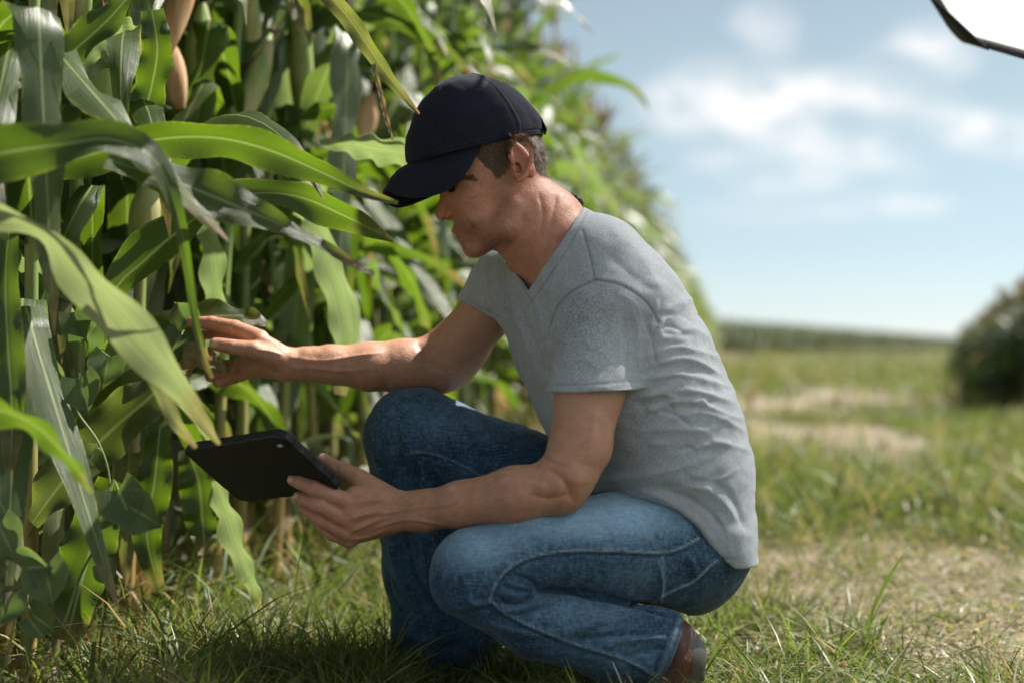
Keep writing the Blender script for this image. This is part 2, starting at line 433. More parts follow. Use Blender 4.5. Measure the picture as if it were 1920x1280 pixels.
# taller tufts
TF = []
for k in range(520):
    y = rs.uniform(1.9, 9)**1.; x = rs.uniform(-.25, .42)*y
    if baldness(np.array([x]), np.array([y]))[0] > .5 or -(x*ROWP[0]+y*ROWP[1]) > 1.0: continue
    n = rs.randint(14, 40); TF.append((x+rs.normal(0, .035, n), y+rs.normal(0, .035, n), rs.uniform(.05, .15, n)*(1+.3*(y > 3)), rs.uniform(.003, .006, n), rs.uniform(.3, 1.5, n), (rs.uniform(0, 1, n) < .15)*.8, rs.uniform(.1, .9, n)))
for k in range(44):                                       # tufts round the near shoe
    x = rs.uniform(.02, .42); y = rs.uniform(1.93, 2.10); n = rs.randint(12, 26); TF.append((x+rs.normal(0, .02, n), y+rs.normal(0, .02, n), rs.uniform(.05, .13, n), rs.uniform(.0025, .0045, n), rs.uniform(.3, 1.3, n), (rs.uniform(0, 1, n) < .2)*.8, rs.uniform(.1, .8, n)))
GR.append(tuple(np.concatenate([t[i] for t in TF]) for i in range(7)))
gg = [np.concatenate([t[i] for t in GR]) for i in range(7)]
go = blades('grass', gg[0], gg[1], gg[2], gg[3], gg[4], gg[5], gg[6]); tag(go, 'short sunlit grass covering the lane beside the corn', 'grass', kind='stuff')
# cut, drying grass lying on the bare soil
n = 8000; Y = rs.uniform(2.2, 6.5, n); X = rs.uniform(.1, .42, n)*Y+rs.uniform(-.1, .2, n)
X2 = rs.uniform(-.9, .5, 900); Y2 = rs.uniform(2.2, 4.2, 900); X = np.concatenate([X, X2]); Y = np.concatenate([Y, Y2])
n = len(X)
go = blades('cut_grass', X, Y, rs.uniform(.03, .14, n), rs.uniform(.002, .009, n), rs.uniform(.9, 1.6, n), rs.uniform(0, 1, n)**1.3*.9, rs.uniform(0, 1, n), z0=gheight(X, Y)+rs.uniform(.002, .03, n), flat=.75)
tag(go, 'dry cut grass clippings strewn over the bare soil patch', 'clippings', kind='stuff')
# ================================================================ corn
LEAFM = leafmat('corn_leaf', (.013, .031, .009), (.042, .080, .017), (.34, .24, .11), (.36, .60, .01), .37, rib=True, spec=.65, tf=.42)
m = NB('corn_stalk'); g = m.geo(); sp = m.n('ShaderNodeSeparateXYZ', {0: m.n('ShaderNodeTexCoord').outputs['Object']}); n = m.noise(30, 3, m.vscale(g, (1, 1, .1)))
c = m.mix(m.map(sp.outputs[2], .15, .6), (.30, .20, .07), (.16, .24, .06)); c = m.mix(m.map(n, .45, .6, 0, .6), c, (.34, .30, .11))
STALKM = m.done(m.bsdf(Base_Color=c, Roughness=.5).outputs[0])
m = NB('corn_tassel'); g = m.geo(); n = m.noise(60, 3, g)
TASM = m.done(m.bsdf(Base_Color=m.mix(m.map(n, .4, .6), (.26, .14, .065), (.33, .26, .11)), Roughness=.8).outputs[0])
m = NB('corn_husk'); g = m.geo(); n = m.noise(40, 3, m.vscale(m.n('ShaderNodeTexCoord').outputs['Object'], (1, 1, .08)))
HUSKM = m.done(m.bsdf(Base_Color=m.mix(m.map(n, .4, .62), (.22, .30, .08), (.42, .36, .18)), Roughness=.6, Normal=m.bump(n, .6, .004)).outputs[0])
m = NB('dry_husk'); g = m.geo(); n = m.noise(40, 3, m.vscale(m.n('ShaderNodeTexCoord').outputs['Object'], (1, 1, .08)))
DRYH = m.done(m.bsdf(Base_Color=m.mix(m.map(n, .4, .62), (.34, .17, .07), (.50, .33, .18)), Roughness=.7, Normal=m.bump(n, .6, .004)).outputs[0])
m = NB('corn_silk'); SILKM = m.done(m.bsdf(Base_Color=(.10, .03, .018, 1), Roughness=.8).outputs[0])

def strip(pts, wid, side, fold=.2, wave=.010, nc=5, ph=0., fr=5., rgb=(.5, 0.), seed=0, pale=0.):
    """leaf blade: spine points, widths, side vectors -> V, F, uv, attr"""
    pts = np.asarray(pts); n = len(pts); us = np.linspace(-1, 1, nc)
    T = np.gradient(pts, axis=0); T /= np.linalg.norm(T, axis=1)[:, None]+1e-9
    side = side-(side*T).sum(1)[:, None]*T; side /= np.linalg.norm(side, axis=1)[:, None]+1e-9
    Nn = np.cross(side, T); s = np.linspace(0, 1, n)
    V = []
    for k, u in enumerate(us):
        wv = wave*np.sin(s*fr*2*math.pi+ph+(1.7 if u > 0 else 0))*abs(u)**2*np.minimum(1, wid/.05)*min(1, 1)
        V.append(pts+side*(u*wid/2)[:, None]+Nn*((abs(u)*fold*wid/2)+wv)[:, None])
    V = np.stack(V, 1).reshape(-1, 3)
    i, j = np.meshgrid(np.arange(n-1), np.arange(nc-1), indexing='ij'); i = i.ravel(); j = j.ravel()
    F = np.stack([i*nc+j, i*nc+j+1, (i+1)*nc+j+1, (i+1)*nc+j], 1)
    uv = np.stack([np.tile((us+1)/2, n), np.repeat(s, nc)], 1)
    at = np.tile([rgb[0], rgb[1], pale], (n*nc, 1))
    return V, F, uv, at
def wprof(s): return np.minimum(1, (s/.12)**.6*.6+.42)*np.clip(1-s**2.6, 0, 1)**.8+.01
def plant_leaf(z, az, L, W, e0, e1, tw, rng, n=18, nc=5, dry=0., pw=1.2, kink=0):
    s = np.linspace(0, 1, n); el = e0+(e1-e0)*s**pw
    if kink: el = np.where(s > kink, e1, el)
    az_ = az+tw*.5*s**2
    ds = L/(n-1); d = np.stack([np.cos(el)*np.cos(az_), np.cos(el)*np.sin(az_), np.sin(el)], 1)
    p = np.vstack([[0, 0, 0], np.cumsum(d[:-1]*ds, 0)])+np.array([0, 0, z])+np.array([math.cos(az), math.sin(az), 0])*.008
    base = np.stack([-np.sin(az_), np.cos(az_), 0*az_], 1)
    up = np.cross(d, base); a = tw*s**1.3
    side = base*np.cos(a)[:, None]+up*np.sin(a)[:, None]
    return strip(p, W*wprof(s), side, fold=rng.uniform(.1, .35), wave=rng.uniform(.006, .020), nc=nc, ph=rng.uniform(0, 6), fr=rng.uniform(2.5, 5.5)*L/.7, rgb=(rng.uniform(0, 1), dry), pale=(rng.uniform(.2, .75) if rng.random() < .24 else 0.))  # random pale leaves: sky and sun glints put into the blade colour
def merge(parts):
    V = []; F = []; U = []; A = []; b = 0
    for v, f, u, a in parts: V.append(v); F.append(f+b); U.append(u); A.append(a); b += len(v)
    return np.concatenate(V), np.concatenate(F), np.concatenate(U), np.concatenate(A)
def tube_vf(pts, r, seg=7):
    pts = np.asarray(pts, float); n = len(pts); V = []
    T = np.gradient(pts, axis=0)
    for p, t, q in zip(pts, T, r):
        t = _u(t); u = _u(np.cross(t, (.1, 1, .05))); v = np.cross(t, u)
        V += [p+q*(u*math.cos(2*math.pi*k/seg)+v*math.sin(2*math.pi*k/seg)) for k in range(seg)]
    F = [[i*seg+k, i*seg+(k+1) % seg, (i+1)*seg+(k+1) % seg, (i+1)*seg+k] for i in range(n-1) for k in range(seg)]
    V = np.array(V); return V, np.array(F), np.zeros((len(V), 2)), np.zeros((len(V), 3))
def corn_parts(seed, hi=True, H=2.15, plane=None, nleaf=17, lowdry=True):
    rng = random.Random(seed); n, nc = (20, 5) if hi else (9, 3)
    L = []
    a0 = 0
    for k in range(nleaf):
        f = k/(nleaf-1); z = .12+(H-.35)*f**.95
        az = a0+(k % 2)*math.pi+rng.gauss(0, .35)
        ln = (.48+.38*math.sin(math.pi*min(1, f*1.0+.12)))*rng.uniform(.85, 1.15); W = (.036+.036*math.sin(math.pi*min(1, f+.1)))*rng.uniform(.8, 1.25)
        e0 = rad(rng.uniform(48, 75)); e1 = rad(rng.uniform(-88, -40)) if f < .8 else rad(rng.uniform(-45, 30))
        if rng.random() < .3 and f < .8: e1 = rad(-87)
        dry = 0.
        if f < .10: dry = rng.choice([0.9, .2, 0, 0]); ln *= .6; e1 = rad(-88)
        elif rng.random() < .03: dry = rng.uniform(.3, .9)
        L.append(plant_leaf(z, az, ln, W, e0, e1, rng.gauss(0, .8), rng, n, nc, dry, rng.uniform(.8, 1.6), kink=(rng.uniform(.22, .5) if rng.random() < .5 else 0)))
        # sheath
    fol = merge(L)
    ns = 26 if hi else 6; zs = np.linspace(0, H, ns); bx = .015*np.sin(zs*2+seed)
    r = .0135*(1-.55*zs/H)+.002*((np.arange(ns) % 3) == 0); st = [tube_vf(np.stack([bx, .01*np.cos(zs*1.7+seed), zs], 1), r, 8 if hi else 4)]
    if hi:
        for k in range(5): # prop roots
            a = k*1.3; st.append(tube_vf([(0, 0, .06), (.02*math.cos(a), .02*math.sin(a), .03), (.045*math.cos(a), .045*math.sin(a), -.01)], [.004, .0035, .003], 5))
    st = merge(st)
    ts = []
    for k in range(11 if hi else 7):
        a = rng.uniform(0, 6.28); l = rng.uniform(.13, .24) if k else .28; sp = 0 if k == 0 else rng.uniform(.25, .75); s = np.linspace(0, 1, 6 if hi else 3)
        z0 = H-.02+.06*(k/9)
        ts.append(tube_vf(np.stack([bx[-1]+math.cos(a)*sp*l*s, math.sin(a)*sp*l*s, z0+l*(s-.35*sp*s**2)], 1), np.full(len(s), .0045 if hi else .011)*(1-.6*s), 4 if hi else 3))
    tas = merge(ts)
    ez = H*rng.uniform(.40, .5); ea = rng.uniform(0, 6.28); d = np.array([math.cos(ea)*.35, math.sin(ea)*.35, .94]); s = np.linspace(0, 1, 12)
    er = .027*np.sin(np.clip(s*.9+.08, 0, 1)*math.pi)**.6
    ear = tube_vf(np.array([bx[0]+.012*math.cos(ea), .012*math.sin(ea), ez])+d*(s*.24)[:, None], er, 10)
    sk = []
    tip = np.array([.012*math.cos(ea), .012*math.sin(ea), ez])+d*.235
    for k in range(9):
        a = rng.uniform(0, 6.28); l = rng.uniform(.03, .06); sk.append(tube_vf([tip, tip+d*l*.4+np.array([math.cos(a), math.sin(a), 0])*.008, tip+np.array([math.cos(a)*.02, math.sin(a)*.02, l*.3])], [.0035, .0028, .001], 4))
    return fol, st, tas, ear, merge(sk)
def mesh_data(name, part, mat):
    V, F, U, A = part; o = mesh_obj(name, V, F, mat, uv=U, attr={'leaf': A}); return o
def make_plant(seed, hi, H, ear=True):
    root = empty('corn_plant'); fol, st, tas, er, sk = corn_parts(seed, hi, H)
    ch = [mesh_data('stalk', st, STALKM), mesh_data('foliage', fol, LEAFM), mesh_data('tassel', tas, TASM)]
    for c in ch: c.parent = root
    if ear:
        e = mesh_data('ear', er, HUSKM if seed % 3 else DRYH); e.parent = root; k = mesh_data('silk', sk, SILKM); k.parent = e
    return root
def copy_tree(o, parent=None):
    c = o.copy(); COL.objects.link(c)
    if parent is not None: c.parent = parent
    for ch in list(o.children): copy_tree(ch, c)
    return c
rng = random.Random(77)
HI = [make_plant(100+i, True, rng.uniform(2.05, 2.3)) for i in range(7)]
LO = [make_plant(200+i, False, rng.uniform(2.05, 2.3), ear=(i % 2 == 0)) for i in range(6)]
usedH = [False]*7; usedL = [False]*6
spots = []
def inview(p): px = 960+FPX*p[0]/max(p[1], .1); return p[1] > .3 and -330 < px
for lat, t0, t1, dt in ((1.04, 2.02, 26, .155), (1.34, 2.2, 9, .19), (1.60, 2.3, 16, .17), (2.18, 2.6, 11, .19), (2.8, 3.2, 8, .26)):
    t = t0
    while t < t1:
        p = rowpt(lat+rng.gauss(0, .035), t+rng.gauss(0, .02))
        if inview(p): spots.append((lat, t, p))
        t += dt*(1 if t < 8 else 1.12)
spots.sort(key=lambda s: s[2][1]); spots = spots[:299]
FRONT = ['thick pale stalked corn plant standing at the left edge', 'corn plant behind the vine with heart-shaped leaves', 'corn plant wrapped in dark hanging leaves left of the tablet',
 'corn plant rising just left of the pointing fingers', 'corn plant directly behind the reaching hand', 'corn plant whose stalk passes behind the near edge of the tablet',
 'corn plant standing behind the wrist of the reaching arm', 'corn plant seen between the tablet and the raised knee', 'corn plant just left of the raised knee', 'corn plant behind the forearm resting on the raised knee',
 'corn plant in front of the cap brim, its foot hidden by the raised knee', 'corn plant rising behind the brim of the cap', 'corn plant behind the nose and chin', 'corn plant directly behind the crown of the cap']
PLANTS = []
for k, (lat, t, p) in enumerate(spots):
    hi = p[1] < 6.0
    bank, used = (HI, usedH) if hi else (LO, usedL)
    i = rng.randrange(len(bank))
    if not used[i]: o = bank[i]; used[i] = True
    else: o = copy_tree(bank[i])
    o.location = p; s = rng.uniform(.93, 1.06); o.scale = (s, s, s*rng.uniform(.97, 1.03))
    base = math.atan2(ROWD[1], ROWD[0])
    if lat < 1.4 and t < 2.7: o.location = p-ROWP*.07
    fol_ = next(c for c in o.children if c.name.startswith('foliage')); co_ = np.empty(len(fol_.data.vertices)*3, dtype=np.float32); fol_.data.vertices.foreach_get('co', co_); co_ = co_.reshape(-1, 3)
    def blocks(rz):                                   # leaves that would cover the hands, the tablet or the face
        c_, s_ = math.cos(rz), math.sin(rz); W = np.stack([co_[:, 0]*c_-co_[:, 1]*s_+o.location.x, co_[:, 0]*s_+co_[:, 1]*c_+o.location.y, co_[:, 2]], 1)
        x_, y_ = proj(W); return int(((W[:, 1] < 2.5) & (x_ > 335) & (x_ < 1300) & (y_ > 575) & (y_ < 1200)).sum()+((W[:, 1] < 2.3) & (x_ > 700) & (x_ < 1300)).sum())
    o.rotation_euler = (rng.gauss(0, .03), rng.gauss(0, .03), (min((base+rng.choice([0, math.pi])+rng.gauss(0, .5) for _ in range(24)), key=blocks) if (lat < 1.4 and t < 3.2) else rng.uniform(0, 6.28)))
    lb = 'tall green corn plant deep in the dense rows behind the front row'
    if lat < 1.3:
        fi = sum(1 for q in PLANTS if q[0] < 1.3)
        lb = FRONT[fi] if fi < len(FRONT) else 'corn plant of the front row shrinking away along the lane behind the man'
    tag(o, lb, 'corn plant', 'corn plants standing in rows'); PLANTS.append((lat, t, p, o))
for bank, used in ((HI, usedH), (LO, usedL)):
    for b_, u_ in zip(bank, used):
        if not u_:
            for c in list(b_.children_recursive): bpy.data.objects.remove(c)
            bpy.data.objects.remove(b_)
# ---- plants too far or too deep in the field to count
BK = []
for i in range(4):
    fol, st, tas, er, sk = corn_parts(300+i, False, rng.uniform(2.05, 2.3), nleaf=10); BK.append((fol, st, tas))
FARM = leafmat('field_leaf', (.018, .038, .011), (.045, .075, .020), (.30, .22, .10), (.12, .22, .02), .5, rib=True, spec=.3, tf=.22)
def mass(name, pts, label, lm_=None, wide=1., tas=True):
    lm_ = lm_ or FARM
    parts = [[], [], []]
    for (x, y, s) in pts:
        b = BK[rng.randrange(4)]; a = rng.uniform(0, 6.28); c_, s_ = math.cos(a), math.sin(a)
        for q in (range(3) if tas else (0, 1)):
            V, F, U, A = b[q]; W = V*s; W = np.stack([(W[:, 0]*c_-W[:, 1]*s_)*wide+x, (W[:, 0]*s_+W[:, 1]*c_)*wide+y, W[:, 2]], 1); parts[q].append((W, F, U, A))
    allp = [merge(q) for q in parts if q]; V, F, U, A = merge(allp)
    o = mesh_obj(name, V, F, lm_, uv=U, attr={'leaf': A}); o.data.materials.append(STALKM); o.data.materials.append(TASM)
    mi = np.concatenate([np.full(len(allp[q][1]), q, dtype=np.int32) for q in range(len(allp))]); o.data.polygons.foreach_set('material_index', mi)
    tag(o, label, 'corn', kind='stuff'); return o
pts = []
lastt = max(t for lat, t, p, o in PLANTS if lat < 1.3); t16 = max(t for lat, t, p, o in PLANTS if 1.4 < lat < 1.8); t22 = max(t for lat, t, p, o in PLANTS if 1.9 < lat < 2.4); t28 = max(t for lat, t, p, o in PLANTS if lat > 2.5)
for lat, t0, t1, dt in ((1.04, lastt+.2, 45, .2), (1.04, 45, 112, .45), (1.6, t16+.2, 45, .25), (1.6, 45, 112, .6), (2.2, t22+.2, 50, .33), (2.8, t28+.2, 30, .33), (3.4, 3.5, 24, .28), (4.0, 4, 20, .3), (4.7, 5, 20, .35), (5.5, 6, 18, .4), (6.5, 6, 18, .45)):
    t = t0
    while t < t1:
        p = rowpt(lat+rng.gauss(0, .05), t)
        if inview(p): pts.append((p[0], p[1], rng.uniform(.92, 1.06)))
        t += dt
mass('corn_rows', pts, 'dense green corn rows fading away behind the nearer corn plants', LEAFM)
pts = []
for r in range(3):
    for k in range(850):
        f = k/850; pts.append((3+f*152+rng.gauss(0, .2)-r*1.5, 78+f*393+r*1.2+rng.gauss(0, .2), rng.uniform(1.1, 1.3)))
mass('far_corn_field', pts, 'low dark band of corn field along the horizon', wide=2.6, tas=False)
pts = []
for k in range(2100):
    y = rng.uniform(11.3, 34); bx = 4.05+.277*(y-11.3)+.5*max(0, (y-25)/9)**2*3; x = bx+abs(rng.gauss(0, 1.9))
    if rng.random() < .3: x = bx+rng.uniform(0, .4)
    s = (.545-.17*min(1, max(0, (y-12)/16)))*min(1.25, .74+(x-bx)*.32)*rng.uniform(.72, 1.18); pts.append((x, y, s))
mass('low_crop', pts, 'rounded dark green crop block at the right edge of the lane', leafmat('low_leaf', (.016, .036, .010), (.050, .088, .020), (.2, .2, .06), (.22, .40, .02), .5, spec=.3, tf=.30), wide=1.5)

# ---- leaves of the nearest plants that cross the picture, each on its own plant
def near_plant(px, d):
    X = P(px, 0, d)[0]
    return min((q for q in PLANTS if q[0] < 1.3 and q[1] < 3.6), key=lambda q: (q[2][0]-X)**2+(q[2][1]-d)**2)[3]
def hero(path, roll, tone=.5, dry=0., fold=.2, wave=.008, n=34, plant=None, label=None, nc=7, fr=4, pale=0.):
    """path: (px,py,depth,width px) ; roll in degrees, 0 = blade faces the camera"""
    q = catmull(np.array([list(P(x, y, d))+[w*d/FPX] for x, y, d, w in path]), n); p = q[:, :3]; w = np.clip(q[:, 3], .0006, 1)
    T = np.gradient(p, axis=0); T /= np.linalg.norm(T, axis=1)[:, None]
    nb = np.array([0, -1., 0]); side = np.cross(T, nb); side /= np.linalg.norm(side, axis=1)[:, None]
    r = np.interp(np.linspace(0, 1, n), np.linspace(0, 1, len(roll)), np.radians(roll)) if hasattr(roll, '__len__') else np.full(n, rad(roll))
    up = np.cross(side, T); sd = side*np.cos(r)[:, None]+up*np.sin(r)[:, None]
    w = w/np.clip(np.abs(np.cos(r)), .35, 1)
    V, F, U, A = strip(p, w, sd, fold, wave, nc, ph=path[0][0], fr=fr, rgb=(tone, dry))
    A[:, 2] = pale; o = plant or near_plant(path[0][0], path[0][2])
    lo = mesh_obj('leaf', V, F, LEAFM, uv=U, attr={'leaf': A})
    bpy.context.view_layer.update()
    lo.parent = o; lo.matrix_parent_inverse = o.matrix_world.inverted()
    if label: lo['label'] = label
    return lo
# one plant just outside the left edge carries the blurred foreground leaves
fp = copy_tree(next(q for q in PLANTS if q[1] < 3)[3]); fp.location = P(-230, 1500, 1.62)*np.array([1, 1, 0]); fp.rotation_euler[2] += 1.1
for c in list(fp.children):
    if c.name.startswith(('foliage',)): bpy.data.objects.remove(c)
tag(fp, 'nearest corn plant at the left edge with blurred leaves hanging across the picture', 'corn plant', 'corn plants standing in rows')
hero([(-260, 420, 1.62, 60), (-120, 320, 1.66, 95), (0, 288, 1.70, 105), (110, 272, 1.72, 80), (210, 262, 1.74, 62), (290, 300, 1.76, 44), (330, 390, 1.78, 26), (352, 500, 1.80, 17), (366, 600, 1.81, 15), (380, 665, 1.82, 13), (398, 708, 1.82, 6)], [10, -15, -25, 20, 35, 15, 0, 20, 0], .9, 0, .25, plant=fp, label='bright yellow-green leaf arching down past the hand')
hero([(-250, 480, 1.64, 40), (-60, 400, 1.68, 60), (70, 430, 1.70, 34), (140, 505, 1.72, 70), (220, 590, 1.73, 96), (300, 680, 1.74, 74), (360, 760, 1.75, 38), (412, 832, 1.76, 8)], [-40, -40, -30, -20, -15, -30], .8, .08, .15, plant=fp, pale=.9, label='pale blurred leaf hanging over the tablet corner')
hero([(170, 560, 1.74, 20), (245, 610, 1.76, 36), (290, 700, 1.77, 34), (330, 790, 1.78, 26), (368, 838, 1.78, 8)], [-20, 10, -30], .7, .3, .2, plant=fp, pale=.6)
hero([(-260, 860, 1.58, 30), (-90, 770, 1.6, 44), (0, 768, 1.62, 50), (70, 800, 1.63, 46), (120, 850, 1.64, 36), (152, 890, 1.65, 26), (172, 925, 1.65, 8)], [-50, -45, -35, -30], 1., .0, .2, pale=0, plant=fp, label='short yellow leaf with a dry tip low at the left edge')
hero([(60, 330, 1.95, 30), (170, 290, 1.96, 62), (290, 262, 1.97, 56), (400, 258, 1.98, 62), (500, 280, 1.99, 66), (600, 322, 2.0, 46), (680, 360, 2.01, 22), (746, 381, 2.02, 7)], [-20, -40, -35, -25, -10, 10], .25, 0, .30, label='long dark leaf whose yellow tip touches the cap brim')
hero([(200, 300, 1.85, 40), (300, 330, 1.86, 58), (390, 365, 1.87, 84), (470, 398, 1.88, 64), (540, 428, 1.89, 28), (620, 470, 1.9, 20), (700, 515, 1.9, 8)], [20, 30, 15, 30, 20], 1., .05, .2, label='broad yellow-green leaf pointing at the chin')
hero([(190, 640, 2.2, 20), (215, 545, 2.2, 62), (270, 490, 2.2, 88), (340, 430, 2.21, 74), (420, 375, 2.22, 52), (500, 362, 2.24, 46), (570, 372, 2.26, 56), (640, 402, 2.28, 60), (700, 432, 2.3, 28), (737, 452, 2.3, 7)], [15, 20, 30, 40, 10, -30, -25, 0], .85, 0, .3, label='bright green leaf arching level with the face')
hero([(150, 760, 2.42, 40), (240, 690, 2.42, 80), (310, 640, 2.42, 96), (370, 600, 2.42, 66), (430, 592, 2.42, 34), (470, 596, 2.42, 30), (500, 608, 2.42, 12)], [25, 20, 35, 50, 40, 20], .2, .1, .15, label='grey-green leaf with a dry tip under the fingers')
hero([(300, 720, 2.36, 40), (350, 690, 2.36, 44), (390, 680, 2.35, 38), (425, 690, 2.35, 22), (440, 675, 2.35, 8)], [20, 60, 10, 70], .8, .85, .4, .014, label='withered brown leaf tip held between thumb and fingers', fr=5)
hero([(-60, 330, 2.05, 50), (20, 200, 2.05, 92), (110, 120, 2.05, 84), (200, 40, 2.06, 60), (270, -40, 2.06, 40)], [25, 15, 25], .15, 0, .2)
hero([(130, 130, 2.3, 60), (180, 82, 2.3, 84), (235, 78, 2.31, 80), (275, 84, 2.31, 60)], [-30, -45, -50], .3, 0, .12, pale=.7)
hero([(285, 20, 2.26, 40), (295, 90, 2.26, 58), (285, 160, 2.27, 66), (265, 230, 2.27, 60), (235, 330, 2.27, 30)], [15, -10, 0], .1, 0, .2)
hero([(60, 120, 2.3, 60), (80, 200, 2.3, 72), (90, 300, 2.3, 62), (95, 420, 2.3, 30)], [-10, 10, 0], .2, 0, .25, pale=.5)
hero([(560, -60, 2.16, 22), (620, -5, 2.16, 32), (665, 50, 2.16, 34), (705, 110, 2.16, 28), (745, 165, 2.15, 18), (786, 214, 2.14, 5)], [-25, -10, -25, -10], .9, .25, .3, label='narrow pale leaf hanging in front of the cap')
hero([(700, 120, 2.16, 8), (712, 170, 2.16, 9), (724, 220, 2.17, 9), (736, 262, 2.17, 4)], [0, 30, 0], .7, .9, .2)
hero([(560, 385, 2.7, 34), (590, 410, 2.7, 50), (612, 480, 2.7, 52), (640, 560, 2.7, 60), (655, 640, 2.7, 56), (640, 740, 2.7, 24)], [-30, -25, -30, -20], .3, .0, .2, pale=.9)
hero([(385, 390, 2.55, 30), (398, 450, 2.55, 48), (405, 540, 2.55, 50), (400, 620, 2.55, 40), (395, 700, 2.55, 16)], [-30, -35, -20], .3, 0, .2, pale=.8)
hero([(405, 900, 2.5, 24), (425, 960, 2.5, 50), (450, 1040, 2.5, 44), (475, 1100, 2.5, 30), (490, 1145, 2.5, 8)], [-35, -30, -20], .4, .05, .2, pale=.8)
hero([(350, 840, 2.52, 30), (372, 900, 2.52, 74), (380, 980, 2.52, 62), (385, 1040, 2.5, 24)], [10, 10, 20], .1, 0, .25)
hero([(60, 980, 2.15, 30), (120, 900, 2.15, 96), (205, 810, 2.15, 110), (280, 745, 2.16, 80), (330, 690, 2.17, 30)], [20, 25, 10], .35, .1, .2, label='broad dark leaf with brown spots beside the vine')
hero([(215, 900, 2.2, 60), (180, 1000, 2.2, 100), (150, 1100, 2.2, 92), (125, 1200, 2.2, 50)], [5, -10, 5], .0, 0, .3)
hero([(20, 400, 2.0, 30), (10, 520, 2.0, 46), (14, 640, 2.0, 56), (22, 760, 2.0, 50), (20, 880, 2.0, 20)], [10, 20, 0], .5, 0, .3)
hero([(300, 800, 2.4, 40), (290, 900, 2.4, 66), (275, 1000, 2.4, 56), (300, 1110, 2.4, 20)], [0, 15, 0], .05, 0, .25)
hero([(600, 268, 2.6, 10), (660, 272, 2.6, 34), (720, 282, 2.58, 46), (800, 292, 2.56, 40)], [-40, -50, -40], .5, 0, .1, pale=.7)
# ---- ears that show on the near plants
def hero_ear(px, py, d, ln, ang, mat, silkc=(.10, .03, .018), r=.027, label=None):
    b = P(px, py, d); a = rad(ang); dr = _u((math.cos(a), -.15, math.sin(a))); s = np.linspace(0, 1, 16)
    er = r*np.sin(np.clip(s*.9+.09, 0, 1)*math.pi)**.65
    V, F, U, A = tube_vf(b+dr*(s*ln)[:, None], er, 14)
    V = V+vnoise(V*np.array([90, 90, 14]), 5)[:, None]*_u((1, -.6, 0))*.003
    pl = near_plant(px, d); e = mesh_obj('ear', V, F, mat); bpy.context.view_layer.update()
    e.parent = pl; e.matrix_parent_inverse = pl.matrix_world.inverted()
    if label: e['label'] = label
    sk = []; tip = b+dr*ln*.97; rg = random.Random(int(px))
    for k in range(26):
        q = np.array([rg.gauss(0, 1), rg.gauss(0, 1), rg.gauss(0, .6)]); q = _u(q); l = rg.uniform(.02, .05)
        sk.append(tube_vf([tip-dr*.01, tip+dr*l*.5+q*.008, tip+dr*l*.6+q*.018-np.array([0, 0, .012])], [.0022, .0018, .0008], 4))
    V, F, U, A = merge(sk); k_ = mesh_obj('silk', V, F, SILKM); k_.parent = e; 
hero_ear(335, 205, 2.75, .16, 100, DRYH, label='dry brown ear with dark red silk')
hero_ear(262, 470, 2.5, .13, 80, HUSKM)
hero_ear(668, 290, 3.3, .15, 74, DRYH, label='brown husked ear just left of the cap')
hero_ear(175, 250, 2.45, .20, 82, HUSKM, r=.034)
hero_ear(368, 170, 2.9, .18, 84, HUSKM, r=.028)

# ---- climbing vine with heart shaped leaves at the foot of the corn
VINEM = leafmat('vine_leaf', (.055, .105, .030), (.13, .19, .065), (.30, .25, .12), (.32, .52, .05), .5, rib=True, spec=.4, tf=.35)
m = NB('vine_stem'); VSTM = m.done(m.bsdf(Base_Color=(.16, .22, .07, 1), Roughness=.6).outputs[0])
def heart(px, py, d, size, ang, tilt=20, fold=.35, holes=False):
    """heart shaped leaf, attached at its notch, tip pointing along ang"""
    n = 15; c = P(px, py, d); a = rad(ang); t = np.array([math.cos(a), 0, math.sin(a)]); w = np.array([-math.sin(a), 0, math.cos(a)])
    nrm = np.array([0, -1., 0]); ct, st_ = math.cos(rad(tilt)), math.sin(rad(tilt)); t = t*ct+nrm*st_*.6
    V = []; sz = size*d/FPX
    for i in range(n):
        s = i/(n-1)                                     # 0 notch .. 1 tip
        hw = .62*math.sin(math.pi*min(1, s*.80+.20))**.7*(1-s**3)+.004
        for j in range(-4, 5):
            u = j/4; lobe = -.28*(abs(u)**1.3)*(1-s)**3*1.0
            p = c+t*sz*(s+lobe*1.0)+w*sz*hw*u-nrm*sz*hw*abs(u)*fold*(-1)+nrm*sz*.05*math.sin(s*7+u*3)
            V.append(p-np.array([0, 0, 1])*sz*.12*s*s)
    V = np.array(V); F = np.array([[i*9+j, i*9+j+1, (i+1)*9+j+1, (i+1)*9+j] for i in range(n-1) for j in range(8)])
    A = np.tile([rng.uniform(0, 1), .0, 0.], (len(V), 1))
    return V, F, A, c
def vine(name, path, leaves, label):
    root = empty(name, P(path[0][0], path[0][1], path[0][2]))
    q = catmull([P(*p) for p in path], 60); V, F, U, A = tube_vf(q, np.linspace(.0022, .0012, 60), 6)
    mesh_obj('stem', local(root, V), F, VSTM, root)
    for lf in leaves:
        V, F, A, c = heart(*lf); o = mesh_obj('leaf', local(root, V), F, VINEM, root, uv=np.stack([np.tile(np.linspace(0, 1, 9), 15), np.repeat(np.linspace(0, .75, 15), 9)], 1), attr={'leaf': A})
        k = q[np.argmin(((q-c)**2).sum(1))]; mid = (k+c)/2+np.array([0, 0, .012])
        V, F, U, A = tube_vf(catmull([k, mid, c], 8), np.full(8, .0011), 5); pt = mesh_obj('petiole', V-np.array(root.location), F, VSTM, o); pt.location = (0, 0, 0)
    tag(root, label, 'vine'); return root
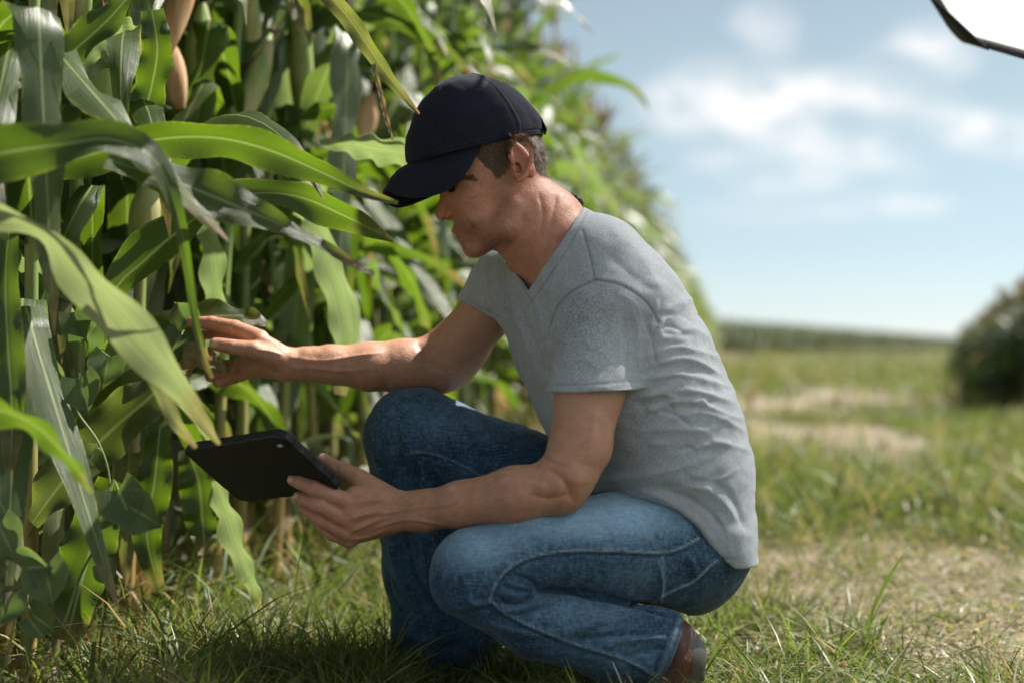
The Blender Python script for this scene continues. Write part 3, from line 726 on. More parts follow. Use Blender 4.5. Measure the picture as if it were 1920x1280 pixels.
vine('climbing_vine', [(118, 1175, 2.12), (150, 1080, 2.1), (185, 1010, 2.06), (190, 960, 2.05), (205, 900, 2.05), (185, 830, 2.05), (140, 760, 2.06), (150, 700, 2.08), (165, 640, 2.1), (158, 560, 2.12)],
     [(222, 918, 2.03, 78, -60), (245, 950, 2.02, 72, -25), (200, 940, 2.03, 60, -110), (150, 710, 2.06, 66, -70), (120, 735, 2.07, 62, -130), (205, 668, 2.07, 60, -100), (160, 640, 2.1, 60, 60), (140, 585, 2.1, 56, -60), (170, 860, 2.04, 60, -170), (195, 1060, 2.08, 40, -60)],
     'green vine with heart-shaped leaves climbing the corn above the lower left corner')
vine('climbing_vine', [(10, 1250, 2.0), (30, 1150, 1.98), (45, 1080, 1.97), (30, 1010, 1.97), (5, 950, 1.98), (-20, 900, 1.98)],
     [(0, 985, 1.96, 74, -60), (40, 1065, 1.95, 70, 10), (85, 1060, 1.95, 76, -75), (20, 1110, 1.96, 66, -110), (60, 1150, 1.97, 60, -30), (-10, 1050, 1.96, 60, -140)],
     'dark leafy vine lying low in the bottom left corner')
vine('climbing_vine', [(355, 720, 2.42), (345, 680, 2.42), (352, 640, 2.43), (330, 590, 2.45)], [(340, 628, 2.4, 52, -120), (352, 600, 2.41, 48, 120)], 'small vine twig with two leaves beside the reaching fingers')
# ---- tall grass and seedlings between the stalks
n = 2600; t = rs.uniform(1.75, 4.6, n); la = rs.uniform(.72, 1.5, n)
k = rs.uniform(0, 1, n) < np.clip((la-.62)*2.2, .15, 1); t, la = t[k], la[k]; n = len(t)
Pq = -la[:, None]*ROWP+ROWD*t[:, None]
hh = rs.uniform(.07, .26, n)*(.7+.3*(t < 3))
go = blades('tall_grass', Pq[:, 0], Pq[:, 1], hh, rs.uniform(.003, .009, n), rs.uniform(.4, 1.5, n), (rs.uniform(0, 1, n) < .16)*.8, rs.uniform(0, .6, n)); tag(go, 'long dark grass blades tangled around the feet of the corn stalks', 'tall grass', kind='stuff')
# single long blades standing in the open turf at the right
LB = empty('grass_stalk', P(1625, 1175, 2.62)*np.array([1, 1, 0]))
s = np.linspace(0, 1, 16); p0 = P(1622, 1180, 2.62); p1 = P(1700, 1032, 2.58)
pts_ = p0+(p1-p0)*s[:, None]+np.array([.0, 0, .014])*np.sin(s*math.pi)[:, None]
V, F, U, A = strip(pts_, .0065*(1-s**3)+.0006, np.tile([.8, -.5, .3], (16, 1)), .4, .0, 3, rgb=(.1, 0.))
mesh_obj('blade', local(LB, V), F, GRASSM, LB, attr={'leaf': A}); V, F, U, A = tube_vf([p0*np.array([1, 1, 0]), (p0*np.array([1, 1, .5])), p0], [.002, .002, .0015], 5); mesh_obj('stem', local(LB, V), F, VSTM, LB)
tag(LB, 'single long grass blade leaning right at the edge of the bare patch', 'grass blade')
# fallen yellowed corn leaves on the soil
for (x, y, d, ln, a, lb) in [(1760, 1085, 3.35, .13, 10, 'pale yellow fallen leaf on the bare soil right of centre'), (1790, 1130, 3.05, .06, 60, 'small orange fallen leaf in the middle of the clippings'), (1450, 1090, 3.3, .10, -30, 'brown fallen leaf at the edge of the grass beside the bare soil'), (1830, 1050, 3.6, .08, 100, 'short tan fallen leaf farthest back on the bare soil')]:
    px_ = P(x, y, 1); dd = CAMH*FPX/(y-HOR); c = P(x, y, dd)*np.array([1, 1, 0])+np.array([0, 0, .02])
    s = np.linspace(0, 1, 12); dr = np.array([math.cos(rad(a)), math.sin(rad(a)), 0]); q = c+dr*(s*ln)[:, None]+np.array([0, 0, 1])*(.012*np.sin(s*6))[:, None]
    V, F, U, A = strip(q, .03*wprof(s), np.tile([-dr[1], dr[0], .25], (12, 1)), .3, .006, 5, rgb=(.5, .85)); root = mesh_obj('fallen_leaf', V, F, LEAFM, uv=U, attr={'leaf': A}); tag(root, lb, 'leaf')
# ---- diffusion panel held up over the man, its lower corner in the frame
C1, C2, C3 = np.array([.917, 2.90, 1.180]), np.array([1.07, .95, .54]), np.array([.30, 3.0, 2.03])
su = _u(C2-C1); Ls = np.linalg.norm(C2-C1); sv = C3-C1; sv = _u(sv-su*(sv@su)); Lh = .78; sn = np.cross(su, sv)
if sn[2] > 0: sn = -sn
SCR = empty('scrim_panel', C1)
tag(SCR, 'white diffusion panel with black rim at the upper right corner against the sky', 'diffuser')
def sheet(name, u0, u1, v0, v1, h, mat, rr_=.12, nu=40, sag=0):
    V = []; 
    for i in range(nu+1):
        for j in range(nu+1):
            a = i/nu; b = j/nu; x = u0+(u1-u0)*a; y = v0+(v1-v0)*b
            # round the corners
            cx = min(max(x, u0+rr_), u1-rr_); cy = min(max(y, v0+rr_), v1-rr_)
            dx, dy = x-cx, y-cy; l = math.hypot(dx, dy)
            if dx and dy:
                m_ = max(abs(dx), abs(dy)); q = m_/l; x = cx+dx*q; y = cy+dy*q
            V.append(C1+su*x+sv*y+sn*(h+sag*math.sin(math.pi*a)*math.sin(math.pi*b)))
    F = np.array([[i*(nu+1)+j, i*(nu+1)+j+1, (i+1)*(nu+1)+j+1, (i+1)*(nu+1)+j] for i in range(nu) for j in range(nu)])
    return mesh_obj(name, local(SCR, V), F, mat, SCR)
fm = NB('diffusion_fabric'); dfs = fm.n('ShaderNodeBsdfDiffuse', {'Color': (.75, .75, .73)}); tr = fm.n('ShaderNodeBsdfTranslucent', {'Color': (.88, .88, .86)})
mm_ = fm.n('ShaderNodeMixShader', {0: .78, 1: dfs.outputs[0], 2: tr.outputs[0]}); tp_ = fm.n('ShaderNodeBsdfTransparent')
FAB = fm.done(fm.n('ShaderNodeMixShader', {0: .36, 1: mm_.outputs[0], 2: tp_.outputs[0]}).outputs[0])   # thin open weave
bm2 = NB('black_nylon'); NYL = bm2.done(bm2.bsdf(Base_Color=(.014, .012, .012, 1), Roughness=.7).outputs[0])
sheet('fabric', .012, Ls-.012, .012, Lh-.012, 0, FAB, .03, 30, .01)
edge = []
for cx, cy, a0 in ((Ls-.04, Lh-.04, 0), (.04, Lh-.04, 90), (.04, .04, 180), (Ls-.04, .04, 270)):
    for k in range(9): a = rad(a0+11.25*k); edge.append(C1+su*(cx+.04*math.cos(a))+sv*(cy+.04*math.sin(a)))
edge.append(edge[0]); edge = np.array(edge)
V = []; F = []; ne = len(edge); cc = edge[:-1].mean(0)
for e in edge:
    i_ = _u(cc-e)
    for dx, dz in ((0, -.008), (.0, .012), (.016, .014), (.016, -.008)): V.append(e+i_*dx+sn*dz)
for i in range(ne-1):
    for s in range(4): F.append([i*4+s, i*4+(s+1) % 4, (i+1)*4+(s+1) % 4, (i+1)*4+s])
mesh_obj('rim', local(SCR, V), np.array(F), NYL, SCR, smooth=False)
# corner pocket of black cloth with its buckle
ctr = C1+su*.045+sv*.045
arc = [C1+sv*.13+sn*.014, C1+sv*.09+sn*.014, C1+sv*.05+sn*.014]+[ctr-su*(.046*math.cos(a))-sv*(.046*math.sin(a))+sn*.014 for a in np.linspace(0.05, math.pi/2-.05, 8)]+[C1+su*.06+sn*.014, C1+su*.11+sn*.014, C1+su*.17+sn*.014]
V = arc+[arc[0]*(1-t)+arc[-1]*t+sn*.001 for t in np.linspace(0, 1, 14)]
F = np.array([[i, i+1, 15+i, 14+i] for i in range(13)])
o = mesh_obj('corner_pocket', local(SCR, V), F, NYL, SCR, smooth=False); sm = o.modifiers.new('s', 'SOLIDIFY'); sm.thickness = .003
for a in (.55, .8, 1.02):
    c = ctr-su*(.052*math.cos(a))-sv*(.052*math.sin(a))
    Q = Shape(); Q.u(ell(c, (.008, .006, .006)), .002); Q.u(ell(c-su*.004-sv*.004, (.006, .006, .006)), .003); V, F = polygonize(Q, .0015); mesh_obj('buckle', local(SCR, V), F, NYL, SCR)
# ================================================================ the man
DM = 2.25
def N3(px, py, dd, r=0):
    d = DM+dd; return P(px, py, d), r*d/FPX
def lim(S, pts, k=.012):
    """chain of tapered round segments through (px,py,dd,rpx)"""
    q = [N3(*p) for p in pts]
    for (a, ra), (b, rb) in zip(q, q[1:]): S.u(cone(a, b, ra, rb), k)
def crease(V, F, curves, front=True, attr=None):
    """push vertices along their normals under traced fold lines: (pts, width px, height m[, side])"""
    Nn = normals(V, F); X, Y = proj(V); D = np.zeros(len(V))
    w_f = np.clip(-Nn[:, 1]*3+.3, 0, 1) if front else 1
    for cv in curves:
        pts, w, amp = cv[:3]
        pts = catmull(pts, max(len(pts)*4, 6)) if len(pts) > 2 else np.array(pts, float)
        lo = pts.min(0)-3*w; hi = pts.max(0)+3*w
        m = (X > lo[0]) & (X < hi[0]) & (Y > lo[1]) & (Y < hi[1])
        if len(cv) > 3: m &= cv[3](V)
        m = np.where(m)[0]
        if len(m) == 0: continue
        d, s, t = polydist(X[m], Y[m], pts)
        fall = np.clip(np.minimum(t, 1-t)*6, 0, 1)**.7
        D[m] += amp*np.exp(-(d/w)**1.45)*fall
    return V+Nn*(D*w_f)[:, None]
def paint(V, Nn, curves, base=0.):
    X, Y = proj(V); D = np.full(len(V), float(base))
    for cv in curves:
        pts, w, amp = cv[:3]
        pts = catmull(pts, max(len(pts)*4, 6)) if len(pts) > 2 else np.array(pts, float)
        lo = pts.min(0)-3*w; hi = pts.max(0)+3*w
        m = np.where((X > lo[0]) & (X < hi[0]) & (Y > lo[1]) & (Y < hi[1]) & (Nn[:, 1] < .3))[0]
        if len(m) == 0: continue
        d, s, t = polydist(X[m], Y[m], pts)
        D[m] += amp*np.exp(-(d/w)**2)
    return D
def blob(V, X, Y, cx, cy, rx, ry, amp, pw=1.):
    return amp*np.exp(-(((X-cx)/rx)**2+((Y-cy)/ry)**2)**pw)

# ---- body: head, neck, torso, arms, hands and legs as one surface
B = Shape()
U_CH = _u((-.42, .90, .03)); U_HIP = _u((-.25, .97, 0))
HD = -.02
hs = (DM+HD)/FPX
pit = rad(25)
FW = np.array([-math.cos(pit), 0, -math.sin(pit)]); UP = np.array([-math.sin(pit), 0, math.cos(pit)]); LT = np.array([0, 1., 0])
HR = [FW, UP, LT]
def Hp(px, py, lat=0): return P(px, py, DM+HD)+LT*lat
H = Shape()
def he(px, py, lat, rf, ru, rl, k=.012, rot=None, op='u'):
    R = HR
    if rot is not None:
        a = rad(rot); R = [FW*math.cos(a)+UP*math.sin(a), -FW*math.sin(a)+UP*math.cos(a), LT]
    e = ell(Hp(px, py, lat), (rf*hs, ru*hs, rl), R)
    (H.u if op == 'u' else H.s)(e, k)
def hc(a, b, ra, rb, k=.01, op='u'):
    c = cone(Hp(*a), Hp(*b), ra*hs, rb*hs); (H.u if op == 'u' else H.s)(c, k)
he(903, 266, 0, 101, 86, .076)                      # skull
he(957, 300, 0, 66, 52, .064, .02)
he(905, 330, 0, 78, 80, .066, .02)                  # middle of the head
he(872, 372, 0, 40, 62, .046, .02)                  # face plane
for s in (-1, 1):
    he(893, 372, s*.040, 30, 24, .022, .014)        # cheekbone
    he(902, 408, s*.040, 34, 34, .018, .014)        # cheek
    hc((962, 392, s*.054), (945, 432, s*.050), 14, 16, .02)
    hc((945, 432, s*.050), (892, 458, s*.016), 17, 17, .02)   # jaw line
    he(862, 334, s*.026, 20, 11, .024, .010)        # brow ridge
    he(855, 352, s*.034, 16, 13, .016, .006, op='s') # socket
    he(867, 354, s*.031, 14, 12.5, .0145, .002)     # lidded eyeball
    hc((845, 345, 0), (858, 336, s*.022), 5, 5, .008)
he(887, 459, 0, 19, 17, .021, .012)                 # chin
he(899, 462, 0, 26, 16, .032, .014)
he(880, 429, 0, 28, 27, .036, .014)                 # muzzle
hc((853, 342, 0), (833, 390, 0), 11, 12, .007)      # nose bridge
hc((833, 390, 0), (829, 401, 0), 12, 13, .006)      # tip
for s in (-1, 1):
    he(846, 402, s*.012, 13, 10, .0085, .004)       # wing
    he(838, 412, s*.006, 5, 3.5, .0032, .002, op='s')  # nostril
he(858, 431, 0, 12, 7, .019, .004, 8)               # upper lip
he(867, 443, 0, 10, 7, .017, .003, 0)             # lower lip
hc((850, 437.5, 0), (870, 437, -.019), 1.3, 1.3, .0025, 's')
hc((870, 437, -.019), (889, 431, -.027), 1.3, .8, .0025, 's')
hc((850, 437.5, 0), (870, 437, .019), 1.3, 1.3, .0025, 's')
# ears
for s in (-1, 1):
    la = .076*s
    he(977, 311, la, 17, 40, .0085, .004, -8)
    he(972, 340, la, 9, 13, .007, .004, -8)
    he(974, 309, la+.011*s, 11.5, 30, .008, .002, -8, 's')
    he(969, 326, la+.004*s, 7, 11, .009, .002, -8, 's')
    pts = [(962, 318), (956, 298), (963, 278), (976, 270), (990, 279), (996, 302), (991, 326), (981, 345), (971, 350)]
    pts = catmull(pts, 14)
    for a, b in zip(pts, pts[1:]): hc((a[0], a[1], la+.009*s), (b[0], b[1], la+.009*s), 4.6, 4.6, .003)
    hc((962, 322, la+.004*s), (964, 330, la+.005*s), 4.5, 4.5, .003)
H.u(cone(Hp(958, 352), Hp(1002, 425), 66*hs, 72*hs), .02)
B.u(H.prim(), .0)
B.u(cone(P(1002, 425, DM-.01), P(1058, 500, DM+.01), 72*hs, 92*hs), .03)
for s, dx in ((-1, 1), (1, -1)):                      # trapezius
    B.u(cone(P(1030, 425, DM-.01), P(1035+60*dx, 530-8*dx, DM+.08*s), 58*hs, 30*hs), .03)
hc2 = lambda a, b, ra, rb, k=.01: B.u(cone(P(a[0], a[1], DM+a[2]), P(b[0], b[1], DM+b[2]), ra*hs, rb*hs), k)
hc2((985, 372, -.055), (1003, 500, -.03), 13, 12, .02)   # neck muscle
# torso core under the shirt
def tor(S, nodes, U1, U2, shrink, k):
    q = [(P(x, y, DM+dd), rp*DM/FPX-shrink, ru-shrink) for x, y, dd, rp, ru in nodes]
    n = len(q)-1
    for i in range(n):
        (a, ra, wa), (b, rb, wb) = q[i], q[i+1]
        u = U1*(1-(i+.5)/n)+U2*((i+.5)/n)
        S.u(econe(a, b, (wa, ra), (wb, rb), u), k)
TN = [(1272, 985, .00, 124, .165), (1246, 895, .00, 150, .172), (1212, 800, .0, 156, .178), (1165, 705, .005, 157, .19),
      (1116, 610, .01, 146, .20), (1078, 528, .015, 118, .185)]
tor(B, TN, U_HIP, U_CH, .02, .03)
# near arm
lim(B, [(1128, 602, -.135, 58), (1106, 730, -.17, 64), (1088, 835, -.19, 57), (1062, 895, -.205, 53)])
lim(B, [(1062, 895, -.205, 52), (1058, 925, -.205, 36)])
lim(B, [(1045, 912, -.205, 50), (965, 928, -.20, 52), (865, 945, -.175, 42.5), (795, 957, -.155, 36)])
na, ra = N3(800, 957, -.157, 37); nb_, rb = N3(735, 958, -.14, 38)
B.u(econe(na, nb_, (ra, ra*.8), (rb, rb*.68), (0, 0, 1)), .012)
# near hand (back of hand to the camera)
def hand(S, palm, fingers, kk=.006):
    for a, b, ra_, rb_, u in palm:
        pa, r1 = N3(*a, ra_); pb, r2 = N3(*b, rb_)
        S.u(econe(pa, pb, (r1, r1*.42), (r2, r2*.42), u), .010)
    for f in fingers:
        G = Shape(); q = [N3(*p) for p in f]
        for (a, r1), (b, r2) in zip(q, q[1:]): G.u(cone(a, b, r1, r2), .002)
        S.u(G.prim(), kk)
hn = Shape()
for a, b, r1, r2 in [((740, 940, -.14), (665, 930, -.145), 22, 20), ((740, 958, -.14), (655, 958, -.150), 23, 20),
                     ((735, 972, -.137), (655, 982, -.147), 22, 18), ((730, 984, -.132), (660, 1004, -.138), 18, 17)]:
    pa, q1 = N3(*a, r1); pb, q2 = N3(*b, r2); hn.u(cone(pa, pb, q1, q2), .012)
TH = [(722, 930, -.13, 23), (672, 899, -.115, 21), (630, 878, -.100, 16), (606, 861, -.090, 12.5)]
FI = [[(650, 942, -.152, 18.5), (590, 915, -.168, 15.5), (564, 904, -.158, 13.5), (549, 899, -.149, 11.5)],
      [(645, 972, -.152, 18), (600, 948, -.165, 15), (572, 936, -.152, 13), (560, 931, -.143, 11.5)],
      [(650, 998, -.145, 17), (608, 976, -.152, 14.5), (582, 960, -.138, 12.5), (571, 953, -.13, 11)],
      [(655, 1012, -.137, 15), (622, 1000, -.138, 13), (600, 982, -.125, 11.5), (590, 972, -.118, 10)]]
hand(hn, [], [TH], .010); hand(hn, [], FI, .003)
B.u(hn.prim(), .008)
# far arm and hand
lim(B, [(952, 545, .15, 36), (908, 590, .175, 50), (862, 648, .20, 53), (838, 672, .21, 56)])
lim(B, [(838, 675, .21, 57), (820, 684, .21, 52), (755, 686, .19, 49), (690, 687, .17, 44), (620, 683, .15, 35), (575, 682, .14, 30)])
na, ra = N3(585, 682, .14, 31); nb_, rb = N3(535, 684, .13, 31)
B.u(econe(na, nb_, (ra, ra*.75), (rb, rb*.7), (0, 0, 1)), .010)
hf = Shape()
for a, b, r1, r2 in [((540, 672, .125), (487, 640, .125), 19, 18), ((538, 685, .13), (478, 664, .14), 22, 21),
                     ((530, 692, .135), (462, 688, .15), 20, 17)]:
    pa, q1 = N3(*a, r1); pb, q2 = N3(*b, r2); hf.u(cone(pa, pb, q1, q2), .012)
FF = [[(487, 636, .13, 18), (440, 615, .135, 15), (398, 606, .14, 13), (360, 604, .145, 11)],
      [(480, 650, .145, 17), (438, 632, .165, 14), (404, 624, .175, 12.5), (372, 626, .18, 10.5)],
      [(470, 680, .155, 17), (432, 690, .17, 14), (410, 700, .17, 12), (394, 706, .165, 10)],
      [(470, 694, .15, 15), (440, 706, .165, 12.5), (420, 714, .165, 11), (408, 717, .16, 9.5)]]
FT = [(520, 672, .115, 20), (474, 655, .10, 16.5), (435, 650, .095, 14), (404, 645, .095, 12)]
hand(hf, [], [FT], .008); hand(hf, [], FF, .003)
B.u(hf.prim(), .008)
# legs inside the jeans
lim(B, [(1265, 1020, -.09, 66), (1150, 1020, -.13, 62), (1000, 1030, -.18, 50), (900, 1065, -.20, 50)], .02)
lim(B, [(895, 1085, -.20, 46), (1000, 1168, -.19, 42), (1150, 1207, -.18, 44), (1262, 1212, -.16, 38)], .01)
lim(B, [(1230, 990, .09, 70), (785, 830, .16, 52)], .02)
lim(B, [(785, 830, .16, 52), (820, 1040, .16, 50), (842, 1215, .16, 34)], .01)
VB, FB = polygonize(B, .0019)
VB = relax(VB, FB, 1, .5)
near = lambda V: V[:, 1] < DM+.04
farm = lambda V: V[:, 1] > DM+.04
folds = [  # face
    ([(852, 394), (868, 405), (880, 418), (892, 436)], 4.5, -.0016, near), ([(862, 400), (880, 412), (893, 424)], 8, .0012, near),
    ([(886, 424), (893, 436), (888, 450)], 4, -.0010, near), ([(880, 340), (892, 345), (905, 352)], 2.0, -.0007, near),
    ([(858, 358), (872, 361), (885, 356)], 2, -.0008, near), ([(856, 351), (866, 354), (880, 352)], 1.5, -.0011, near),
    ([(868, 370), (884, 374), (902, 368)], 2.2, -.0006, near), ([(842, 408), (850, 409), (857, 402), (855, 393)], 2.2, -.0010, near),
    ([(874, 452), (882, 455), (890, 452)], 3, -.0010, near),
    # neck
    ([(1010, 360), (1018, 400), (1010, 450)], 5, -.0012, near), ([(1045, 360), (1035, 410), (1020, 460)], 6, -.0012, near),
    ([(950, 470), (975, 440), (985, 400)], 8, -.0020, near),
    # near forearm and hand: tendons and veins
    ([(860, 905), (830, 918), (800, 925), (770, 935), (720, 945)], 4, .0014, near), ([(880, 925), (840, 945), (790, 950), (740, 958), (690, 968)], 3, .0013, near),
    ([(840, 985), (790, 975), (750, 975), (700, 990)], 3, .0013, near), ([(900, 925), (870, 940), (850, 965)], 3.5, .0010, near),
    ([(725, 935), (690, 938), (655, 943)], 3, .0013, near), ([(725, 955), (690, 962), (652, 974)], 3, .0013, near), ([(722, 970), (690, 982), (655, 998)], 3, .0012, near),
    ([(715, 945), (690, 950), (660, 956)], 4, -.0012, near), ([(715, 965), (690, 973), (660, 985)], 4, -.0012, near),
    ([(655, 1012), (690, 1005), (730, 990)], 3, .0010, near),
    ([(1020, 870), (1060, 905), (1075, 945)], 9, -.0030, near), ([(1010, 850), (1040, 868), (1070, 875)], 5, -.0015, near),
    ([(990, 925), (1030, 935), (1070, 925)], 8, -.0018, near), ([(930, 905), (980, 900), (1030, 915)], 10, .0016, near),
    ([(1120, 760), (1110, 820), (1095, 870)], 14, .0018, near), ([(586, 908), (591, 916), (588, 924)], 2.2, -.0008, near), ([(596, 906), (601, 915), (598, 926)], 2.2, -.0007, near),
    ([(598, 940), (602, 948), (600, 956)], 2.2, -.0008, near), ([(625, 868), (632, 878), (630, 888)], 2.2, -.0006, near),
    # far arm
    ([(720, 660), (660, 668), (600, 676), (540, 668)], 4, .0013, farm), ([(700, 690), (640, 695), (590, 690), (545, 690)], 4, .0012, farm),
    ([(530, 665), (505, 658), (480, 655)], 3, .0012, farm), ([(780, 640), (800, 665), (830, 700)], 7, -.0018, farm),
    ([(520, 700), (500, 690), (478, 668)], 4, -.0012, farm), ([(433, 612), (437, 620), (440, 628)], 2, -.0008, farm),
]
VB = crease(VB, FB, [(f[0], f[1]*.9, f[2]*1.7)+tuple(f[3:]) for f in folds])
NBn = normals(VB, FB)
VB += NBn*(vnoise(VB/.03, 3)*.0006+vnoise(VB/.009, 4)*.00025)[:, None]
XB, YB = proj(VB)
nr = near(VB)
red = np.zeros(len(VB)); beard = np.zeros(len(VB)); lip = np.zeros(len(VB))
red += blob(VB, XB, YB, 978, 310, 24, 46, .75, 2); red += blob(VB, XB, YB, 830, 400, 22, 20, .55); red += blob(VB, XB, YB, 905, 385, 50, 34, .45)
red += blob(VB, XB, YB, 1010, 450, 40, 90, .35); red += blob(VB, XB, YB, 650, 960, 26, 50, .35); red += blob(VB, XB, YB, 588, 915, 16, 12, .4)
red += blob(VB, XB, YB, 400, 620, 70, 30, .35)*farm(VB)+blob(VB, XB, YB, 1065, 935, 36, 28, .35)
beard += blob(VB, XB, YB, 905, 440, 62, 34, .9, 1.6)+blob(VB, XB, YB, 862, 424, 22, 12, .8, 1.5)+blob(VB, XB, YB, 950, 375, 20, 60, .7)
beard *= (XB < 985)
lip += (paint(VB, NBn, [([(851, 434), (866, 434), (882, 432)], 2.8, .8), ([(857, 444), (867, 443), (880, 437)], 3.2, .7)]))
tan = np.clip((YB-742)/60, 0, 1)*(XB > 700)
pale = blob(VB, XB, YB, 1105, 735, 90, 60, .6)+blob(VB, XB, YB, 900, 600, 60, 60, .5)
nail = np.zeros(len(VB))
for (x, y, rx, ry, dd) in [(400, 644, 9, 7, 1), (543, 898, 6, 6, 0), (554, 929, 5, 5, 0), (603, 856, 8, 5, 0)]:
    nail = np.maximum(nail, blob(VB, XB, YB, x, y, rx, ry, 1, 3)*(farm(VB) if dd else nr))
pale = np.clip(pale+.40*(YB > 560), 0, 1)
A1 = np.stack([np.clip(red, 0, 1), np.clip(beard, 0, 1), np.clip(lip, 0, 1)], 1)
A2 = np.stack([pale, nail, tan], 1)

def skin_mat():
    m = NB('skin'); r, b, l = m.attr('tone'); p, nl, t = m.attr('tone2'); g = m.geo()
    n1 = m.noise(60, 4, g); n2 = m.noise(420, 3, g); n3 = m.noise(900, 2, g); n4 = m.noise(140, 2, g)
    n5 = m.noise(230, 3, g, .7)
    c = m.mix(m.map(n1, .3, .7), (.42, .180, .108), (.52, .265, .175)); c = m.mix(m.map(n5, .42, .66, 0, .24), c, (.30, .11, .065)); c = m.mix(m.map(n5, .50, .34, 0, .25), c, (.56, .31, .21))
    c = m.mix(m.math('MULTIPLY', p, .6), c, (.52, .30, .20))
    c = m.mix(m.math('MULTIPLY', r, .60), c, (.44, .125, .075))
    c = m.mix(m.map(n4, .62, .74, 0, .18), c, (.30, .12, .07))
    c = m.mix(m.math('MULTIPLY', m.map(n3, .50, .60, .28, 1.), m.math('MULTIPLY', b, .85)), c, (.07, .045, .035))
    c = m.mix(m.math('MULTIPLY', l, .75, clamp=True), c, (.33, .085, .07))
    c = m.mix(nl, c, (.62, .40, .33))
    h = m.math('ADD', m.math('MULTIPLY', n2, .5), m.math('MULTIPLY', n5, .8))
    s = m.bsdf(Base_Color=c, Roughness=m.map(n2, .3, .7, .38, .58), Normal=m.bump(h, .55, .0018), Subsurface_Weight=.08, Subsurface_Scale=.01)
    s.inputs['Subsurface Radius'].default_value = (1, .35, .2); s.inputs['Specular IOR Level'].default_value = .45
    return m.done(s.outputs[0])
MAN = empty('person', P(1150, 1290, DM)*np.array([1, 1, 0]))
tag(MAN, 'crouching man in navy cap, grey t-shirt and blue jeans, reaching into the corn', 'person')
LOC = lambda V: local(MAN, V)
SKIN = skin_mat()
mesh_obj('body', LOC(VB), FB, SKIN, MAN, attr={'tone': A1, 'tone2': A2})

# ---- shirt
S = Shape()
tor(S, TN, U_HIP, U_CH, 0.0, .035)
S.u(econe(P(1285, 985, DM), P(1325, 1075, DM), (.168, 95*DM/FPX), (.16, 80*DM/FPX), U_HIP), .03)
S.u(econe(P(1078, 528, DM+.015), P(1045, 455, DM+.005), (.12, 92*DM/FPX), (.065, 80*DM/FPX), U_CH), .03)
a, r = N3(1132, 590, -.125, 74); b, r2 = N3(1114, 750, -.165, 91)
S.u(econe(a, b, (r, r*.9), (r2, .074), (1, 0, 0)), .022)
a, r = N3(1085, 500, -.07, 60); b, r2 = N3(1140, 575, -.12, 70)
S.u(cone(a, b, r, r2), .03)
a, r = N3(985, 500, .10, 52); b, r2 = N3(955, 520, .15, 50)
S.u(cone(a, b, r, r2), .03)
a, r = N3(985, 560, .07, 62); b, r2 = N3(938, 548, .15, 58)
S.u(cone(a, b, r, r2), .03)
a, r = N3(950, 515, .15, 56); b, r2 = N3(893, 603, .18, 52)
S.u(econe(a, b, (r, r), (r2, .056), (1, 0, .6)), .02)
# hollow sleeves
a, r = N3(1116, 738, -.162, 82); b, r2 = N3(1112, 800, -.172, 86)
hol = econe(a, b, (r, .063), (r2, .066), (1, 0, 0), .022); T0 = Shape(); tor(T0, TN, U_HIP, U_CH, 0.0, .035); T0 = T0.prim()
S.s(Prim(lambda p: np.maximum(hol.fn(p), .004-T0.fn(p)), hol.c, hol.r), .0)
a, r = N3(899, 594, .178, 45); b, r2 = N3(870, 640, .19, 48)
S.s(econe(a, b, (r, .050), (r2, .052), (1, 0, .6), .012), .003)
def halfplane(p1, p2, dd, keep_above=True):
    """keep the side above the picture line p1-p2 (at depth dd)"""
    A = P(*p1, DM+dd); Bq = P(*p2, DM+dd); t = _u(Bq-A); n = np.array([-t[2], 0, t[0]]); n = n if n[2] > 0 else -n
    return lambda p: -((p-A)@n)
hp1 = halfplane((1022, 735), (1203, 728), -.16)
x0 = P(990, 700, DM-.16)[0]; x1 = P(1215, 700, DM-.16)[0]; zz0 = P(0, 850, DM-.16)[2]
TORS = Shape(); tor(TORS, TN, U_HIP, U_CH, 0.0, .035); torp = TORS.prim()
# cut the near sleeve below its hem but leave the torso: subtract (below hem) minus torso
def cutsleeve(p):
    below = -hp1(p)                                 # >0 above the hem line
    t = torp.fn(p)
    box = np.maximum(np.maximum(x0-p[:, 0], p[:, 0]-x1), np.maximum(p[:, 1]-(DM-.03), zz0-p[:, 2]))
    return np.maximum(np.maximum(below, -t+.001), box)
S.s(Prim(cutsleeve, P(1110, 790, DM-.15), .16), .0)
hp2 = halfplane((858, 561), (947, 609), .18)
A_, B_ = P(858, 561, DM+.18), P(947, 609, DM+.18)
def cutfar(p):
    t_ = _u(B_-A_); n = np.array([-t_[2], 0, t_[0]]); n = n if n[2] > 0 else -n
    return np.maximum((p-A_)@n, np.maximum(p[:, 0]-P(952, 0, DM+.18)[0], -(p[:, 1]-(DM+.08))))
S.s(Prim(cutfar, P(900, 640, DM+.18), .13), .0)
# hem
hx = [P(x, 0, DM-.1)[0] for x in (900, 1060, 1110, 1180, 1240, 1275, 1305, 1325, 1345, 1420)]
hz = [P(0, y, DM-.1)[2] for y in (934, 931, 927, 930, 944, 974, 1018, 1042, 1056, 1058)]
S.s(Prim(lambda p: p[:, 2]-np.interp(p[:, 0]+(p[:, 1]-DM)*.12, hx, hz), P(1200, 1000, DM), .45), .004)
